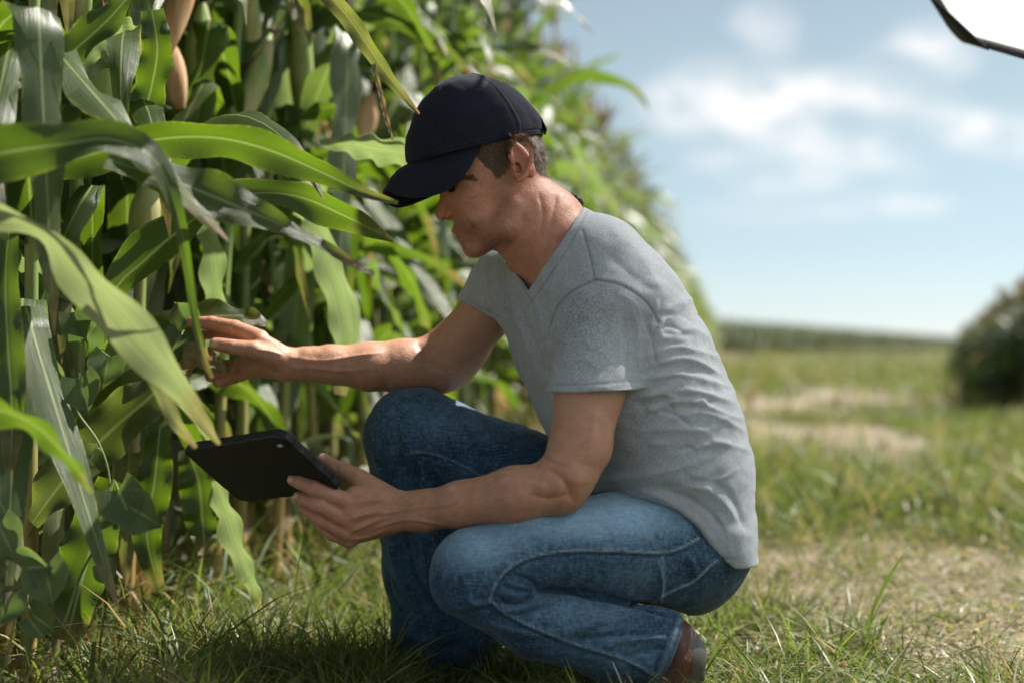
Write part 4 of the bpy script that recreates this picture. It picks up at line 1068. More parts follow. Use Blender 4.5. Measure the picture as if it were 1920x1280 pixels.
# neck opening
NECK = [(1096, 384), (1078, 414), (1048, 462), (1018, 504), (991, 547), (966, 508), (944, 472), (925, 420), (960, 330), (1110, 340)]
npx = np.array([P(x, y, DM-.03)[[0, 2]] for x, y in NECK])
def neckcut(p):
    d, s_, t = polydist(p[:, 0], p[:, 2], np.vstack([npx, npx[:1]]))
    return np.where(inpoly(p[:, 0], p[:, 2], npx), -d, d)
S.s(Prim(neckcut, P(1010, 440, DM), .25), .0)
VS, FS = polygonize(S, .0028)
VS = relax(VS, FS, 1, .5)
nf = lambda V: V[:, 1] < DM+.25
SF = []
# back and flank folds
for pts, w, a in [
    ([(1225, 640), (1290, 615), (1335, 640)], 7, .004), ([(1210, 665), (1270, 650), (1350, 672)], 6, .004), ([(1215, 690), (1290, 672), (1360, 702)], 6, .005),
    ([(1205, 715), (1280, 700), (1372, 728)], 6, .005), ([(1195, 745), (1280, 725), (1380, 757)], 6, .005), ([(1210, 770), (1290, 752), (1392, 785)], 6, .005),
    ([(1240, 795), (1320, 778), (1402, 815)], 6, .004), ([(1190, 810), (1260, 800), (1330, 805)], 7, .003), ([(1290, 850), (1350, 830), (1408, 850)], 7, .003),
    ([(1230, 630), (1250, 580), (1300, 560)], 8, .003), ([(1215, 620), (1225, 590), (1232, 560)], 4, .004), ([(1215, 640), (1240, 605), (1262, 590)], 4, .003),
    ([(1210, 600), (1222, 640), (1230, 690)], 4, -.003),
    # waist drag lines to the hem
    ([(1110, 905), (1180, 900), (1260, 880), (1340, 850)], 8, .004), ([(1120, 925), (1200, 918), (1290, 905), (1395, 880)], 8, -.004),
    ([(1180, 915), (1250, 935), (1310, 985), (1345, 1045)], 9, .006), ([(1230, 915), (1290, 935), (1350, 990), (1372, 1045)], 8, -.005), ([(1270, 905), (1330, 920), (1385, 980)], 8, .005),
    ([(1330, 900), (1375, 930), (1398, 1000)], 7, -.004), ([(1340, 960), (1362, 1000), (1368, 1050)], 5, .003),
    ([(1385, 880), (1340, 900), (1290, 890)], 6, .003),
    # chest folds falling from the collar
    ([(960, 510), (965, 560), (990, 640), (1015, 720)], 5, .004), ([(975, 530), (985, 590), (1010, 660), (1022, 700)], 5, -.004), ([(945, 500), (948, 560), (965, 640), (995, 740)], 5, -.004),
    ([(930, 500), (932, 560), (945, 620)], 5, .004), ([(1010, 560), (1022, 610), (1028, 670)], 6, .003), ([(905, 490), (915, 530), (925, 580)], 4, .003), ([(1060, 460), (1040, 520), (1035, 580)], 6, .002),
    # sleeve
    ([(1036, 600), (1034, 660), (1045, 700)], 5, .003), ([(1050, 690), (1090, 676), (1130, 690)], 7, .002), ([(1035, 650), (1050, 640), (1070, 650)], 6, .002),
    ([(1180, 560), (1196, 620), (1198, 690)], 6, .003), ([(1165, 580), (1180, 640), (1180, 700)], 6, -.0025), ([(1150, 545), (1185, 575), (1205, 620)], 5, .0025),
    ([(1060, 600), (1050, 640), (1040, 690)], 5, -.002), ([(1024, 722), (1110, 720), (1203, 712)], 2.2, -.0012),
    ([(1118, 524), (1165, 535), (1205, 560), (1228, 590), (1240, 625)], 3, -.0022), ([(1118, 524), (1075, 545), (1045, 575), (1032, 610)], 3, -.0022),
    ([(1092, 430), (1104, 470), (1116, 524)], 2.5, -.0014), ([(1112, 520), (1165, 530), (1208, 555)], 7, .0012),
    ([(1150, 430), (1200, 480), (1250, 560)], 16, .003), ([(1130, 470), (1180, 520), (1230, 550)], 10, -.002),
    ([(1300, 1040), (1345, 1047), (1396, 1046)], 2.2, -.0012), ([(870, 552), (900, 575), (942, 596)], 2.2, -.0012),
    ([(1250, 600), (1300, 560), (1330, 610)], 7, .002)]:
    SF.append((pts, w, a, nf))
rf = random.Random(9)
for k_ in range(26):                                   # small irregular pulls on the back and flank
    x = rf.uniform(1215, 1385); y = rf.uniform(590, 870); l = rf.uniform(25, 75); an = rf.gauss(-.12, .25)
    SF.append(([(x-l/2, y-l/2*an), (x, y-rf.uniform(2, 8)), (x+l/2, y+l/2*an)], rf.uniform(3, 6), rf.choice([-1, 1])*rf.uniform(.0015, .0032), nf))
for k_ in range(14):
    x = rf.uniform(900, 1030); y = rf.uniform(520, 720); SF.append(([(x, y-rf.uniform(20, 50)), (x+3, y), (x+rf.uniform(5, 14), y+rf.uniform(20, 45))], rf.uniform(3, 5), rf.choice([-1, 1])*rf.uniform(.0012, .0028), nf))
VS = crease(VS, FS, [([(x+rf.uniform(-6, 6), y+rf.uniform(-5, 5)) for x, y in c[0]] if c[1] > 4 else c[0], c[1], c[2]*(.8 if abs(c[2]) >= .004 else 1))+tuple(c[3:]) for c in SF])
NS = normals(VS, FS)
fw = np.clip(1.2-np.abs(NS[:, 2]), .2, 1)
VS += NS*(fw*(vnoise(VS*np.array([22, 22, 42])+vnoise(VS*9, 8)[:, None]*1.5, 5)*.0022+vnoise(VS*np.array([60, 60, 90]), 6)*.0008))[:, None]
XS, YS = proj(VS)
seamc = paint(VS, NS, [([(1118, 524), (1165, 535), (1205, 560), (1228, 590), (1240, 625)], 1.6, 1.), ([(1118, 524), (1075, 545), (1045, 575), (1032, 610)], 1.6, .8), ([(1092, 430), (1104, 470), (1116, 524)], 1.6, .8),
     ([(1084, 392), (1066, 424), (1038, 474), (1008, 520), (993, 552)], 1.5, .0), ([(1102, 395), (1088, 424), (1060, 474), (1025, 525), (998, 565)], 1.4, .6), ([(998, 565), (985, 545), (968, 512)], 1.4, .6),
     ([(1024, 722), (1110, 719), (1203, 712)], 1.3, .45), ([(1300, 1040), (1345, 1046), (1396, 1046)], 1.3, .4), ([(866, 552), (900, 575), (942, 596)], 1.3, .4)])
sweat = blob(VS, XS, YS, 1090, 630, 72, 85, 1.0, 1.0)+blob(VS, XS, YS, 1195, 800, 45, 110, .55)+blob(VS, XS, YS, 960, 590, 36, 90, .7)+blob(VS, XS, YS, 1110, 560, 60, 40, .35)
def shirt_mat():
    m = NB('heather_cotton'); s_, w, _ = m.attr('tone'); g = m.geo()
    fib = m.noise(700, 3, m.vscale(g, (1, 1, 1.7))); n2 = m.noise(90, 4, g); sp = m.noise(330, 3, g, .7); big = m.noise(14, 3, g)
    c = m.mix(m.map(fib, .36, .64), (.25, .275, .31), (.51, .545, .59))
    c = m.mix(m.map(n2, .4, .75, 0, .22), c, (.22, .235, .25))
    c = m.mix(m.map(big, .4, .7, 0, .25), c, (.28, .30, .33))
    sw = m.math('MULTIPLY', m.map(sp, .47, .58), w)
    c = m.mix(m.math('MULTIPLY', sw, .62, clamp=True), c, (.14, .155, .175))
    c = m.mix(m.math('MULTIPLY', s_, .75, clamp=True), c, (.07, .075, .085))
    b = m.bsdf(Base_Color=c, Roughness=.95, Normal=m.bump(m.math('ADD', fib, n2), .45, .0012)); b.inputs['Specular IOR Level'].default_value = .15
    b.inputs['Sheen Weight'].default_value = .25
    return m.done(b.outputs[0])
SHIRT = shirt_mat()
mesh_obj('t_shirt', LOC(VS), FS, SHIRT, MAN, attr={'tone': np.stack([np.clip(seamc, 0, 1), np.clip(sweat, 0, 1), seamc*0], 1)})

# ---- jeans
J = Shape()
lim(J, [(1268, 1030, -.09, 108), (1150, 1027, -.14, 97), (1000, 1032, -.18, 78), (892, 1068, -.20, 82)], .022)
tor(J, [(1285, 1010, .0, 112, .160), (1252, 925, .0, 118, .160), (1235, 890, 0, 112, .15)], U_HIP, U_HIP, .0, .03)
J.u(ell(P(1285, 1045, DM-.05), (.085, .09, .085)), .03)
J.u(ell(P(1265, 1035, DM+.08), (.09, .09, .085)), .03)
L = Shape()
lim(L, [(884, 1082, -.205, 80), (1000, 1168, -.20, 60), (1150, 1205, -.185, 70), (1225, 1212, -.17, 70), (1330, 1230, -.16, 70)], .02)
a, r = N3(1215, 1212, -.17, 60); b, r2 = N3(1350, 1240, -.155, 64)
L.s(cone(a, b, r, r2), .004)
cA, cB = P(1284, 1150, DM-.17), P(1226, 1282, DM-.17); ct = _u(cB-cA); cn = np.array([-ct[2], 0, ct[0]]); cn = cn if cn[0] > 0 else -cn
L.i(Prim(lambda p: (p-cA)@cn, P(1150, 1200, DM-.17), .6), .002)
J.u(L.prim(), .006)
lim(J, [(782, 822, .16, 92), (960, 905, .13, 100), (1150, 985, .10, 108), (1240, 1020, .09, 105)], .03)
lim(J, [(770, 812, .165, 80), (790, 930, .17, 88), (812, 1060, .17, 88), (835, 1190, .17, 92), (845, 1250, .17, 96)], .03)
a, r = N3(840, 1170, .17, 78); b, r2 = N3(850, 1300, .17, 88)
J.s(cone(a, b, r, r2), .004)
zc = P(0, 1222, DM+.17)[2]
J.s(Prim(lambda p: np.maximum(p[:, 2]-zc-.02*np.sin(p[:, 0]*20), -(p[:, 1]-(DM+.03))), P(840, 1280, DM+.17), .16), .0)
VJ, FJ = polygonize(J, .0028)
VJ = relax(VJ, FJ, 1, .5)
nj = lambda V: V[:, 1] < DM+.02
fj = lambda V: V[:, 1] > DM+.0
SEAM1 = [(918, 1128), (932, 1090), (965, 1058), (1010, 1040), (1080, 1031), (1160, 1032), (1235, 1036), (1275, 1028), (1310, 1008)]
SEAM2 = [(922, 1126), (950, 1150), (1010, 1180), (1080, 1208), (1150, 1228), (1200, 1250), (1235, 1272)]
SEAM3 = [(1216, 1134), (1255, 1110), (1300, 1090), (1330, 1062), (1345, 1050)]
SEAMF = [(762, 852), (790, 848), (830, 856), (870, 874), (902, 892)]
SEAMF2 = [(786, 865), (792, 880), (794, 900)]
JF = [(SEAM1, 4, .0022, nj), ([(x, y+5) for x, y in SEAM1], 3, -.0022, nj), (SEAM2, 4, .002, nj), ([(x-1, y+5) for x, y in SEAM2], 3, -.002, nj), (SEAM3, 3.5, .002, nj),
      (SEAMF, 4, .002, fj), ([(x, y+5) for x, y in SEAMF], 3, -.002, fj), (SEAMF2, 3.5, -.002, fj)]
rr = random.Random(3)
for i in range(17):                                   # puckers along the outer seam
    t = (i+.5)/17; q = catmull(SEAM1, 60)[int(t*59)]
    JF.append(([(q[0]-6, q[1]-20), (q[0]+1, q[1]-4)], 4.5, .0014*(1 if i % 2 else -1), nj))
    q = catmull(SEAM2, 60)[int(t*59)]
    JF.append(([(q[0]+4, q[1]-18), (q[0], q[1]-3)], 4.5, .0012*(1 if i % 2 else -1), nj))
for pts, w, a in [
    ([(875, 1115), (885, 1128), (915, 1130)], 5, .005), ([(930, 1105), (970, 1118), (1005, 1112)], 5, .005), ([(935, 1120), (960, 1132), (1000, 1118)], 4, -.006),
    ([(945, 1088), (975, 1100), (1000, 1104)], 4, .004), ([(960, 1075), (990, 1085), (1010, 1100)], 4, -.004), ([(935, 1138), (975, 1142), (1020, 1125)], 6, .005),
    ([(960, 1150), (1000, 1145), (1040, 1130)], 4, -.004), ([(1000, 1107), (1060, 1108), (1130, 1120), (1210, 1140), (1290, 1153)], 6, -.009),
    ([(1010, 1125), (1080, 1128), (1150, 1142), (1230, 1160)], 9, .004), ([(1050, 1190), (1120, 1170), (1190, 1160), (1260, 1165)], 8, .004), ([(1080, 1200), (1150, 1190), (1220, 1185)], 6, -.004),
    ([(1120, 1215), (1180, 1200), (1250, 1195)], 7, .004), ([(1160, 1240), (1210, 1220), (1250, 1215)], 6, -.003), ([(900, 1160), (960, 1180), (1020, 1190)], 9, .003),
    ([(1230, 1045), (1240, 1090), (1238, 1130)], 4, .003), ([(1205, 1050), (1180, 1090), (1175, 1120)], 6, .002), ([(1285, 1035), (1300, 1060), (1305, 1085)], 5, .0025),
    ([(1270, 940), (1300, 980), (1318, 1010)], 5, -.003), ([(1120, 1060), (1130, 1085), (1120, 1110)], 7, -.002), ([(1060, 1050), (1070, 1075), (1060, 1100)], 7, .002),
    ([(1090, 960), (1200, 950), (1260, 960)], 10, .0015), ([(880, 1000), (960, 985), (1060, 975)], 10, -.0012), ([(870, 1185), (910, 1190), (960, 1215)], 8, -.003),
    ([(1230, 950), (1225, 990), (1240, 1030)], 8, -.002), ([(1270, 1152), (1255, 1190), (1222, 1270)], 3, -.0014), ([(1278, 1152), (1263, 1192), (1230, 1276)], 3, .0018)]:
    JF.append((pts, w, a, nj))
for pts, w, a in [
    ([(745, 775), (760, 830), (800, 880)], 7, .004), ([(760, 760), (790, 820), (850, 870)], 6, -.003), ([(800, 750), (860, 800), (920, 880)], 8, .003), ([(860, 760), (900, 800), (950, 850)], 7, .002),
    ([(900, 780), (950, 820), (980, 860)], 6, -.002), ([(705, 840), (720, 900), (760, 960)], 7, .003), ([(730, 1000), (750, 1080), (800, 1150)], 9, .004), ([(760, 1000), (780, 1080), (840, 1160)], 8, -.005),
    ([(725, 1060), (735, 1120), (780, 1180)], 7, -.003), ([(745, 1180), (800, 1200), (880, 1190)], 7, .004), ([(790, 1000), (800, 1060), (830, 1120)], 7, .003), ([(750, 850), (765, 880), (790, 900)], 6, -.003)]:
    JF.append((pts, w, a, fj))
VJ = crease(VJ, FJ, [(c[0], c[1]*.85, c[2]*1.9)+tuple(c[3:]) for c in JF])
NJ = normals(VJ, FJ)
VJ += NJ*(vnoise(VJ*26+vnoise(VJ*11, 2)[:, None]*1.5, 11)*.0022+vnoise(VJ*np.array([60, 60, 60])+vnoise(VJ*20, 9)[:, None], 12)*.0011)[:, None]
XJ, YJ = proj(VJ)
nrj = nj(VJ)
def threadl(c): return [(c, 1.5, 1.)]
seam = paint(VJ, NJ, [(SEAM1, 2.0, .95), (SEAM2, 2.0, .7), (SEAM3, 1.8, .9), ([(1278, 1152), (1263, 1192), (1230, 1276)], 4.5, .45), ([(1242, 1040), (1246, 1090), (1240, 1125)], 3, .5)])*nrj \
     + paint(VJ, NJ, [(SEAMF, 1.8, .5), (SEAMF2, 1.8, .35)])*~nrj
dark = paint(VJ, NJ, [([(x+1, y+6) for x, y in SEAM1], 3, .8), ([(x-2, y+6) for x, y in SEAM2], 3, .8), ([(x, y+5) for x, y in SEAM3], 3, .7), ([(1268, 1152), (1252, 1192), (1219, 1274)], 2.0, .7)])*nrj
wear = (blob(VJ, XJ, YJ, 1120, 968, 180, 50, 1.0, 1.3)+blob(VJ, XJ, YJ, 900, 1020, 90, 50, .75)+blob(VJ, XJ, YJ, 1080, 1150, 130, 40, .30)+blob(VJ, XJ, YJ, 1180, 1075, 90, 45, .22)+
        blob(VJ, XJ, YJ, 1150, 1230, 90, 40, .25))*nrj + (blob(VJ, XJ, YJ, 850, 790, 120, 50, .30))*~nrj
def denim_mat():
    m = NB('denim'); s_, w, dk = m.attr('tone'); g = m.geo()
    tw = m.noise(330, 3, m.vscale(g, (.10, .8, 1.2)), .7); tw2 = m.noise(330, 2, m.vscale(g, (1.2, .8, .18)), .7); n = m.noise(30, 4, g); n2 = m.noise(160, 3, g)
    c = m.mix(m.map(n, .35, .7), (.012, .034, .068), (.036, .085, .145))
    wv = m.math('ADD', w, m.math('MULTIPLY', m.map(tw, .35, .65, -.13, .14), 1.))
    wv = m.math('ADD', wv, m.map(tw2, .35, .65, -.08, .10)); wv = m.math('ADD', wv, m.map(n2, .3, .7, -.1, .1))
    c = m.mix(m.math('MULTIPLY', wv, .9, clamp=True), c, (.27, .43, .58))
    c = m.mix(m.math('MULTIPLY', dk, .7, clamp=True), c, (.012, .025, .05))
    sb = m.math('MULTIPLY', s_, m.map(n2, .35, .6, .45, 1.))
    c = m.mix(m.math('MULTIPLY', sb, .8, clamp=True), c, (.38, .47, .54))
    b = m.bsdf(Base_Color=c, Roughness=.85, Normal=m.bump(m.math('ADD', tw, tw2), .4, .0009)); b.inputs['Specular IOR Level'].default_value = .25
    b.inputs['Sheen Weight'].default_value = .15
    return m.done(b.outputs[0])
mesh_obj('jeans', LOC(VJ), FJ, denim_mat(), MAN, attr={'tone': np.stack([np.clip(seam, 0, 1), np.clip(wear, 0, 1), np.clip(dark, 0, 1)], 1)})

# ---- shoes
def shoe_mat():
    m = NB('brown_leather'); s_, sl, _ = m.attr('tone'); g = m.geo(); n = m.noise(50, 4, g); n2 = m.noise(300, 3, g)
    c = m.mix(m.map(n, .35, .7), (.075, .022, .014), (.16, .055, .035)); c = m.mix(m.math('MULTIPLY', s_, .8, clamp=True), c, (.45, .33, .22))
    c = m.mix(sl, c, (.10, .09, .08))
    return m.done(m.bsdf(Base_Color=c, Roughness=m.map(n2, .3, .7, .35, .6), Normal=m.bump(n2, .3, .001)).outputs[0])
SHOE = shoe_mat()
def shoe(pts_up, pts_sole, stitch, name='shoe'):
    Q = Shape(); lim(Q, pts_up, .02); lim(Q, pts_sole, .004)
    V, F = polygonize(Q, .003); V = relax(V, F, 1)
    V = crease(V, F, [(c, 2.5, -.0012) for c in stitch]); N_ = normals(V, F); X, Y = proj(V)
    st = paint(V, N_, [(c, 1.1, 1.) for c in stitch])
    d, s2, t = polydist(X, Y, [(p[0], p[1]) for p in pts_sole]); sl = np.clip(1.3-d/max(p[3] for p in pts_sole), 0, 1); sl = (sl > .42).astype(float)
    return mesh_obj(name, LOC(V), F, SHOE, MAN, attr={'tone': np.stack([np.clip(st, 0, 1), sl, sl*0], 1)})
shoe([(1262, 1196, -.165, 40), (1272, 1228, -.165, 46), (1246, 1280, -.165, 48), (1205, 1310, -.165, 50), (1150, 1322, -.165, 40)],
     [(1308, 1206, -.165, 6), (1314, 1238, -.165, 10), (1310, 1266, -.165, 12), (1290, 1290, -.165, 14), (1240, 1335, -.165, 14)],
     [[(1298, 1172), (1296, 1210), (1285, 1235)], [(1304, 1178), (1303, 1212), (1292, 1240)]])
shoe([(845, 1200, .17, 34), (850, 1225, .17, 38), (790, 1238, .17, 34), (720, 1245, .17, 28)],
     [(880, 1250, .17, 12), (800, 1256, .17, 12), (720, 1258, .17, 12)], [])

# ---- cap
FR = [(768, 309), (765, 292), (766, 262), (777, 222), (797, 189), (822, 166), (842, 156), (857, 152)]
BK = [(1015, 252), (1014, 229), (997, 203), (965, 172), (932, 156), (905, 149), (884, 149.5), (862, 151)]
WD = [.083, .0855, .086, .082, .071, .055, .036, .008]
fr = catmull(FR, 90); bk = catmull(BK, 90); wd = catmull(np.array(WD)[:, None], 90)[:, 0]
NA = 360; NRW = 90; V = []; TH_ = []
for i in range(NRW):
    a = Hp(*fr[i]); b = Hp(*bk[i]); c = (a+b)/2; h = (a-b)/2
    for j in range(NA):
        t = 2*math.pi*j/NA
        x, y = math.cos(t), math.sin(t)
        x = abs(x)**.94*np.sign(x); y = abs(y)**.94*np.sign(y)
        V.append(c+h*x+LT*(wd[i]*y)+UP*(.004*math.sin(t)**2*(1-i/89)*(-1)))
V = np.array(V)
F = np.array([[i*NA+j, i*NA+(j+1) % NA, (i+1)*NA+(j+1) % NA, (i+1)*NA+j] for i in range(NRW-1) for j in range(NA)])
nn = normals(V, F)
ang = np.tile(np.arange(NA)/NA*2*math.pi, NRW); row = np.repeat(np.arange(NRW), NA)/(NRW-1)
dsp = np.zeros(len(V)); st = np.zeros(len(V))
for sa in (0, 60, 128, 180, 232, 300):                      # panel seams
    da = np.abs((np.degrees(ang)-sa+180) % 360-180); dsp -= .0010*np.exp(-(da/1.1)**2)*(row < .98); dsp += .0003*np.exp(-((da-3.2)/1.4)**2)
    st = np.maximum(st, .9*np.exp(-((da-2.6)/.45)**2)*(np.sin(row*150) > -.3))
st = np.maximum(st, 1.*np.exp(-((row-.055)/.010)**2)*(np.sin(ang*130) > -.3))
dsp += vnoise(V*38, 21)*.0018+vnoise(V*90, 22)*.0006
dsp += .0012*(row < .05)
V = V+nn*dsp[:, None]
def cap_mat():
    m = NB('navy_cotton'); s_, _, _ = m.attr('tone'); g = m.geo(); n = m.noise(25, 4, g); w = m.noise(650, 2, m.vscale(g, (1, 1, .5))); 
    c = m.mix(m.map(n, .3, .7), (.0070, .0078, .017), (.012, .0135, .028)); c = m.mix(m.map(w, .4, .65, 0, .5), c, (.022, .024, .042))
    c = m.mix(m.math('MULTIPLY', s_, .7, clamp=True), c, (.035, .038, .06))
    b = m.bsdf(Base_Color=c, Roughness=.9, Normal=m.bump(w, .5, .0009)); b.inputs['Specular IOR Level'].default_value = .2; b.inputs['Sheen Weight'].default_value = .06
    return m.done(b.outputs[0])
CAPM = cap_mat()
cap = mesh_obj('cap', LOC(V), F, CAPM, MAN, attr={'tone': np.stack([st, st*0, st*0], 1)})
sm = cap.modifiers.new('s', 'SOLIDIFY'); sm.thickness = .0025; sm.offset = -1
# brim
OUT = [(902, 288, -.079), (884, 326, -.084), (858, 357, -.084), (826, 374, -.076), (786, 378, -.060), (751, 372, -.038), (727, 360, -.012), (719, 357, .010), (717, 371, .034), (733, 382, .055), (762, 377, .069), (820, 350, .082), (860, 322, .083), (900, 288, .079)]
INN = [(905, 284, -.077), (880, 290, -.074), (850, 296, -.066), (820, 301, -.055), (795, 305, -.040), (778, 307, -.024), (770, 308, -.008), (770, 308, .008), (778, 307, .024), (795, 305, .040), (820, 301, .055), (850, 296, .066), (880, 290, .074), (905, 284, .077)]
NU = 60; o_ = catmull(OUT, NU); i_ = catmull(INN, NU); NV = 22; V = []
for i in range(NU):
    a = Hp(*i_[i]); b = Hp(*o_[i])
    for j in range(NV):
        t = j/(NV-1); arch = math.sin(t*math.pi)*.007*math.sin(math.pi*i/(NU-1))
        V.append(a+(b-a)*t+UP*arch+UP*(-.0005*(math.cos(t*NV*1.6) > .6)*(t > .45)))
V = np.array(V)
F = np.array([[i*NV+j, i*NV+j+1, (i+1)*NV+j+1, (i+1)*NV+j] for i in range(NU-1) for j in range(NV-1)])
br = mesh_obj('brim', LOC(V), F, CAPM, cap); br.matrix_parent_inverse = Matrix.Identity(4)
br.parent = cap
sm = br.modifiers.new('s', 'SOLIDIFY'); sm.thickness = .003; sm.offset = 0; bv = br.modifiers.new('b', 'BEVEL'); bv.width = .0012; bv.segments = 2
def tubes(name, paths, radius, mat, parent, loc=None, seg=6, taper=False):
    V = []; F = []
    for pth in paths:
        pth = np.asarray(pth, float); n = len(pth); b0 = len(V)
        for i, p in enumerate(pth):
            t = _u(pth[min(i+1, n-1)]-pth[max(i-1, 0)]); u = _u(np.cross(t, (0.13, .99, .05))); v = np.cross(t, u)
            r = radius[i] if hasattr(radius, '__len__') else radius
            if taper: r = r*(1-.85*i/(n-1))
            for s in range(seg): V.append(p+r*(u*math.cos(2*math.pi*s/seg)+v*math.sin(2*math.pi*s/seg)))
        for i in range(n-1):
            for s in range(seg): F.append([b0+i*seg+s, b0+i*seg+(s+1) % seg, b0+(i+1)*seg+(s+1) % seg, b0+(i+1)*seg+s])
    V = np.array(V)
    return mesh_obj(name, V if loc is None else loc(V), np.array(F), mat, parent)
# button, eyelets, adjuster strap
bt = Shape(); bt.u(ell(Hp(853, 152.5), (8*hs, 4*hs, 8*hs), [_u(FW+.4*UP*-0), UP, LT]), .001); V, F = polygonize(bt, .0012); mesh_obj('button', LOC(V), F, CAPM, cap)
ring = [Hp(896+3.2*math.cos(t), 177+3.2*math.sin(t), -.052) for t in np.linspace(0, 2*math.pi, 12)]
e_ = tubes('eyelet', [ring], .0009, CAPM, cap, LOC)
sp_ = [Hp(1014, 229, l) for l in np.linspace(-.022, .022, 6)]
tubes('strap', [[p+UP*z for p in sp_] for z in (0, -.004, -.008, -.012, -.016)], .0026, CAPM, cap, LOC)
# band along the lower edge of the crown
lowr = []
for j in range(0, NA+1, 5):
    t = 2*math.pi*j/NA; a = Hp(*fr[0]); b = Hp(*bk[0]); c = (a+b)/2; h = (a-b)/2
    lowr.append(c+h*math.cos(t)*1.004+LT*(wd[0]*1.01*math.sin(t))-UP*(.004*math.sin(t)**2)-UP*.001)
tubes('band', [lowr], .0022, CAPM, cap, LOC)

# ---- hair
hr = NB('hair'); g = hr.geo(); n = hr.noise(400, 2, g)
c = hr.mix(hr.map(n, .35, .65), (.050, .026, .013), (.19, .11, .058)); b = hr.bsdf(Base_Color=c, Roughness=.5)
HAIRM = hr.done(b.outputs[0])
rs = np.random.RandomState(5)
HPOLY = [(890, 285), (903, 262), (935, 252), (962, 244), (966, 270), (955, 290), (951, 304), (946, 318), (936, 330), (928, 329), (920, 318), (908, 310), (898, 300)]
HPOLY2 = [(960, 262), (960, 246), (1025, 228), (1028, 268), (1034, 292), (1038, 318), (1034, 336), (1022, 330), (1010, 322), (1000, 310), (998, 292), (992, 276)]
def strands(cands, n, L, direction, lift, w, seedoff=0):
    V = []; F = []
    idx = cands[rs.randint(0, len(cands), n)]
    for k in idx:
        p = VB[k]; nn_ = NBn[k]; d = direction(p); d = d-nn_*(d@nn_); d = _u(d+rs.normal(0, .22, 3)); l = L*rs.uniform(.6, 1.1)
        sd = _u(np.cross(d, nn_))*w
        p0 = p+rs.normal(0, .0006, 3); p1 = p0+(d*(.6)+nn_*lift)*l*.5; p2 = p1+(d+nn_*lift*.15)*l*.5
        b0 = len(V); V += [p0-sd, p0+sd, p1+sd*.8, p1-sd*.8, p2+sd*.15, p2-sd*.15]; F += [[b0, b0+1, b0+2, b0+3], [b0+3, b0+2, b0+4, b0+5]]
    return V, F
hv = []; hf_ = []
for poly, n, dr in ((HPOLY, 2600, lambda p: -UP*.9-FW*.5), (HPOLY2, 3600, lambda p: -UP*1.-FW*.35)):
    for side in (-1, 1):
        m = inpoly(XB, YB, poly) & (np.abs(VB[:, 1]-(DM+HD)) < .12) & ((NBn[:, 1]*side) > -.05) & (np.abs(VB[:, 1]-(DM+HD)-.076*side) > (.02 if poly is HPOLY2 and False else -1))
        m &= ~((((XB-977)/27)**2+((YB-312)/52)**2 < 1) & (np.abs(VB[:, 1]-(DM+HD)) > .066))
        cd = np.where(m)[0]
        if len(cd) == 0: continue
        v, f = strands(cd, n if side < 0 else n//3, .011, dr, .35, .00035)
        hf_ += [[i+len(hv) for i in q] for q in f]; hv += v
# nape centre
mesh_obj('hair', LOC(np.array(hv)), np.array(hf_), HAIRM, MAN, smooth=False)
for side in (-1, 1):
    m = inpoly(XB, YB, [(855, 336), (866, 330), (884, 331), (896, 338), (892, 342), (876, 338), (862, 341)]) & ((NBn[:, 1]*side) > .1) & (np.abs(VB[:, 1]-(DM+HD)) < .1)
    cd = np.where(m)[0]
    if len(cd): v, f = strands(cd, 240, .008, lambda p: -FW+UP*.2, .3, .0003); mesh_obj('eyebrow', LOC(np.array(v)), np.array(f), HAIRM, MAN, smooth=False)
# fine hair on the forearms
v1, f1 = strands(np.where(inpoly(XB, YB, [(740, 915), (860, 895), (1000, 860), (1040, 930), (950, 985), (760, 1000)]) & nr)[0], 1500, .009, lambda p: np.array([-1., 0, -.45]), .35, .00014)
v2, f2 = strands(np.where(inpoly(XB, YB, [(545, 650), (700, 635), (830, 625), (850, 740), (640, 735), (545, 715)]) & farm(VB))[0], 1300, .009, lambda p: np.array([-1., 0, -.35]), .5, .00014)
am = NB('arm_hair'); ARMH = am.done(am.bsdf(Base_Color=(.30, .19, .11, 1), Roughness=.5).outputs[0])
mesh_obj('arm_hair', LOC(np.array(v1+v2)), np.array(f1+[[i+len(v1) for i in q] for q in f2]), ARMH, MAN, smooth=False)

# black ribbed neck tag standing out of the back of the collar
bm_ = NB('black_ribbing'); BLK = bm_.done(bm_.bsdf(Base_Color=(.012, .011, .016, 1), Roughness=.7).outputs[0])
pts = catmull([(1062, 363, .03), (1072, 366, .03), (1082, 372, .028), (1093, 381, .026)], 22); V = []
for i, (x, y, dd) in enumerate(pts):
    z = 4.5*abs((i % 6)-3)/3
    V += [P(x-1, y+9, DM+dd), P(x+2, y-z, DM+dd)]
V = np.array(V); F = np.array([[2*i, 2*i+1, 2*i+3, 2*i+2] for i in range(21)])
o = mesh_obj('collar_trim', LOC(V), F, BLK, MAN); sm = o.modifiers.new('s', 'SOLIDIFY'); sm.thickness = .002

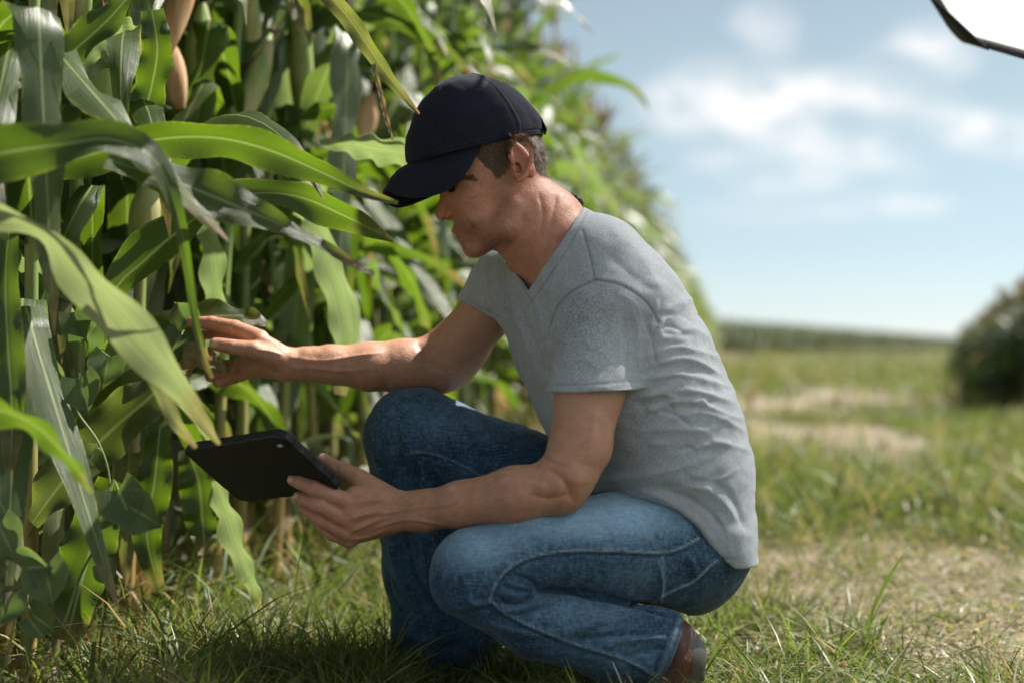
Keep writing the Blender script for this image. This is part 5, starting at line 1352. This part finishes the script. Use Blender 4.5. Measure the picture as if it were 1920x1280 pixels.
# ---- tablet: a thing of its own, held in the hand
tA = P(345, 838, DM-.085)
tA = P(342, 838, DM-.085); tB = P(530, 808, DM-.085-.150); tC = P(640, 914, DM-.085-.150+.074)
tu = _u(tB-tA); Lu = np.linalg.norm(tB-tA); tv = tC-tB; tv = tv-tu*(tv@tu); Lv = np.linalg.norm(tv); tv = _u(tv); tn = np.cross(tu, tv)
if tn[2] < 0: tn = -tn                       # tn = screen side, up and away
TAB = empty('tablet', tA+tu*Lu/2+tv*Lv/2)
tag(TAB, 'black tablet in a rugged rubber case held in his left hand', 'tablet')
tm = NB('black_rubber'); g = tm.geo(); n = tm.noise(500, 2, g)
RUB = tm.done(tm.bsdf(Base_Color=(.008, .008, .010, 1), Roughness=tm.map(n, .3, .7, .5, .7), Normal=tm.bump(n, .15, .0005)).outputs[0])
def rbox(u0, u1, v0, v1, n0, n1, rr_, wav=0.0):
    """rounded slab in tablet axes -> mesh"""
    out_ = []; 
    for cx, cy, a0 in ((u1-rr_, v1-rr_, 0), (u0+rr_, v1-rr_, 90), (u0+rr_, v0+rr_, 180), (u1-rr_, v0+rr_, 270)):
        for k in range(7): a = rad(a0+15*k); out_.append((cx+rr_*math.cos(a), cy+rr_*math.sin(a)))
    # resample edge finely
    pts_ = []; m_ = len(out_)
    for k in range(m_):
        a = np.array(out_[k]); b = np.array(out_[(k+1) % m_]); c_ = max(1, int(np.linalg.norm(b-a)/.006))
        for q in range(c_): pts_.append(a+(b-a)*q/c_)
    pts_ = np.array(pts_); cc = pts_.mean(0); n_ = len(pts_)
    if wav: 
        k = np.arange(n_); pts_ = cc+(pts_-cc)*(1+wav*np.sign(np.sin(k*.9))[:, None]*.5)
    V = []; prof = [(n0, .93), (n0, .97), (n0+(n1-n0)*.15, .995), (n0+(n1-n0)*.5, 1.0), (n0+(n1-n0)*.85, .995), (n1, .97), (n1, .93)]
    for h, s in prof:
        for q in pts_: e = cc+(q-cc)*s; V.append(tA+tu*e[0]+tv*e[1]+tn*h)
    F = []
    for i in range(len(prof)-1):
        for k in range(n_): F.append([i*n_+k, i*n_+(k+1) % n_, (i+1)*n_+(k+1) % n_, (i+1)*n_+k])
    F.append(list(range(n_))); F.append([(len(prof)-1)*n_+k for k in range(n_)][::-1])
    return np.array(V), F
V, F = rbox(0, Lu, 0, Lv, -.007, .009, .016, .012); o = mesh_obj('case', local(TAB, V), F, RUB, TAB, smooth=False)
gm = NB('screen_glass'); GLS = gm.done(gm.bsdf(Base_Color=(.01, .01, .012, 1), Roughness=.08).outputs[0])
V, F = rbox(.012, Lu-.012, .012, Lv-.012, .0095, .0108, .006); mesh_obj('screen', local(TAB, V), F, GLS, TAB, smooth=False)
V, F = rbox(Lu-.034, Lu-.006, .010, .030, -.0085, -.0068, .007); mesh_obj('camera_bezel', local(TAB, V), F, RUB, TAB, smooth=False)
lm = NB('lens_glass'); LNS = lm.done(lm.bsdf(Base_Color=(.55, .58, .6, 1), Roughness=.25).outputs[0])
V, F = rbox(Lu-.024, Lu-.014, .0165, .0215, -.0095, -.0084, .002); mesh_obj('camera_lens', local(TAB, V), F, LNS, TAB, smooth=False)
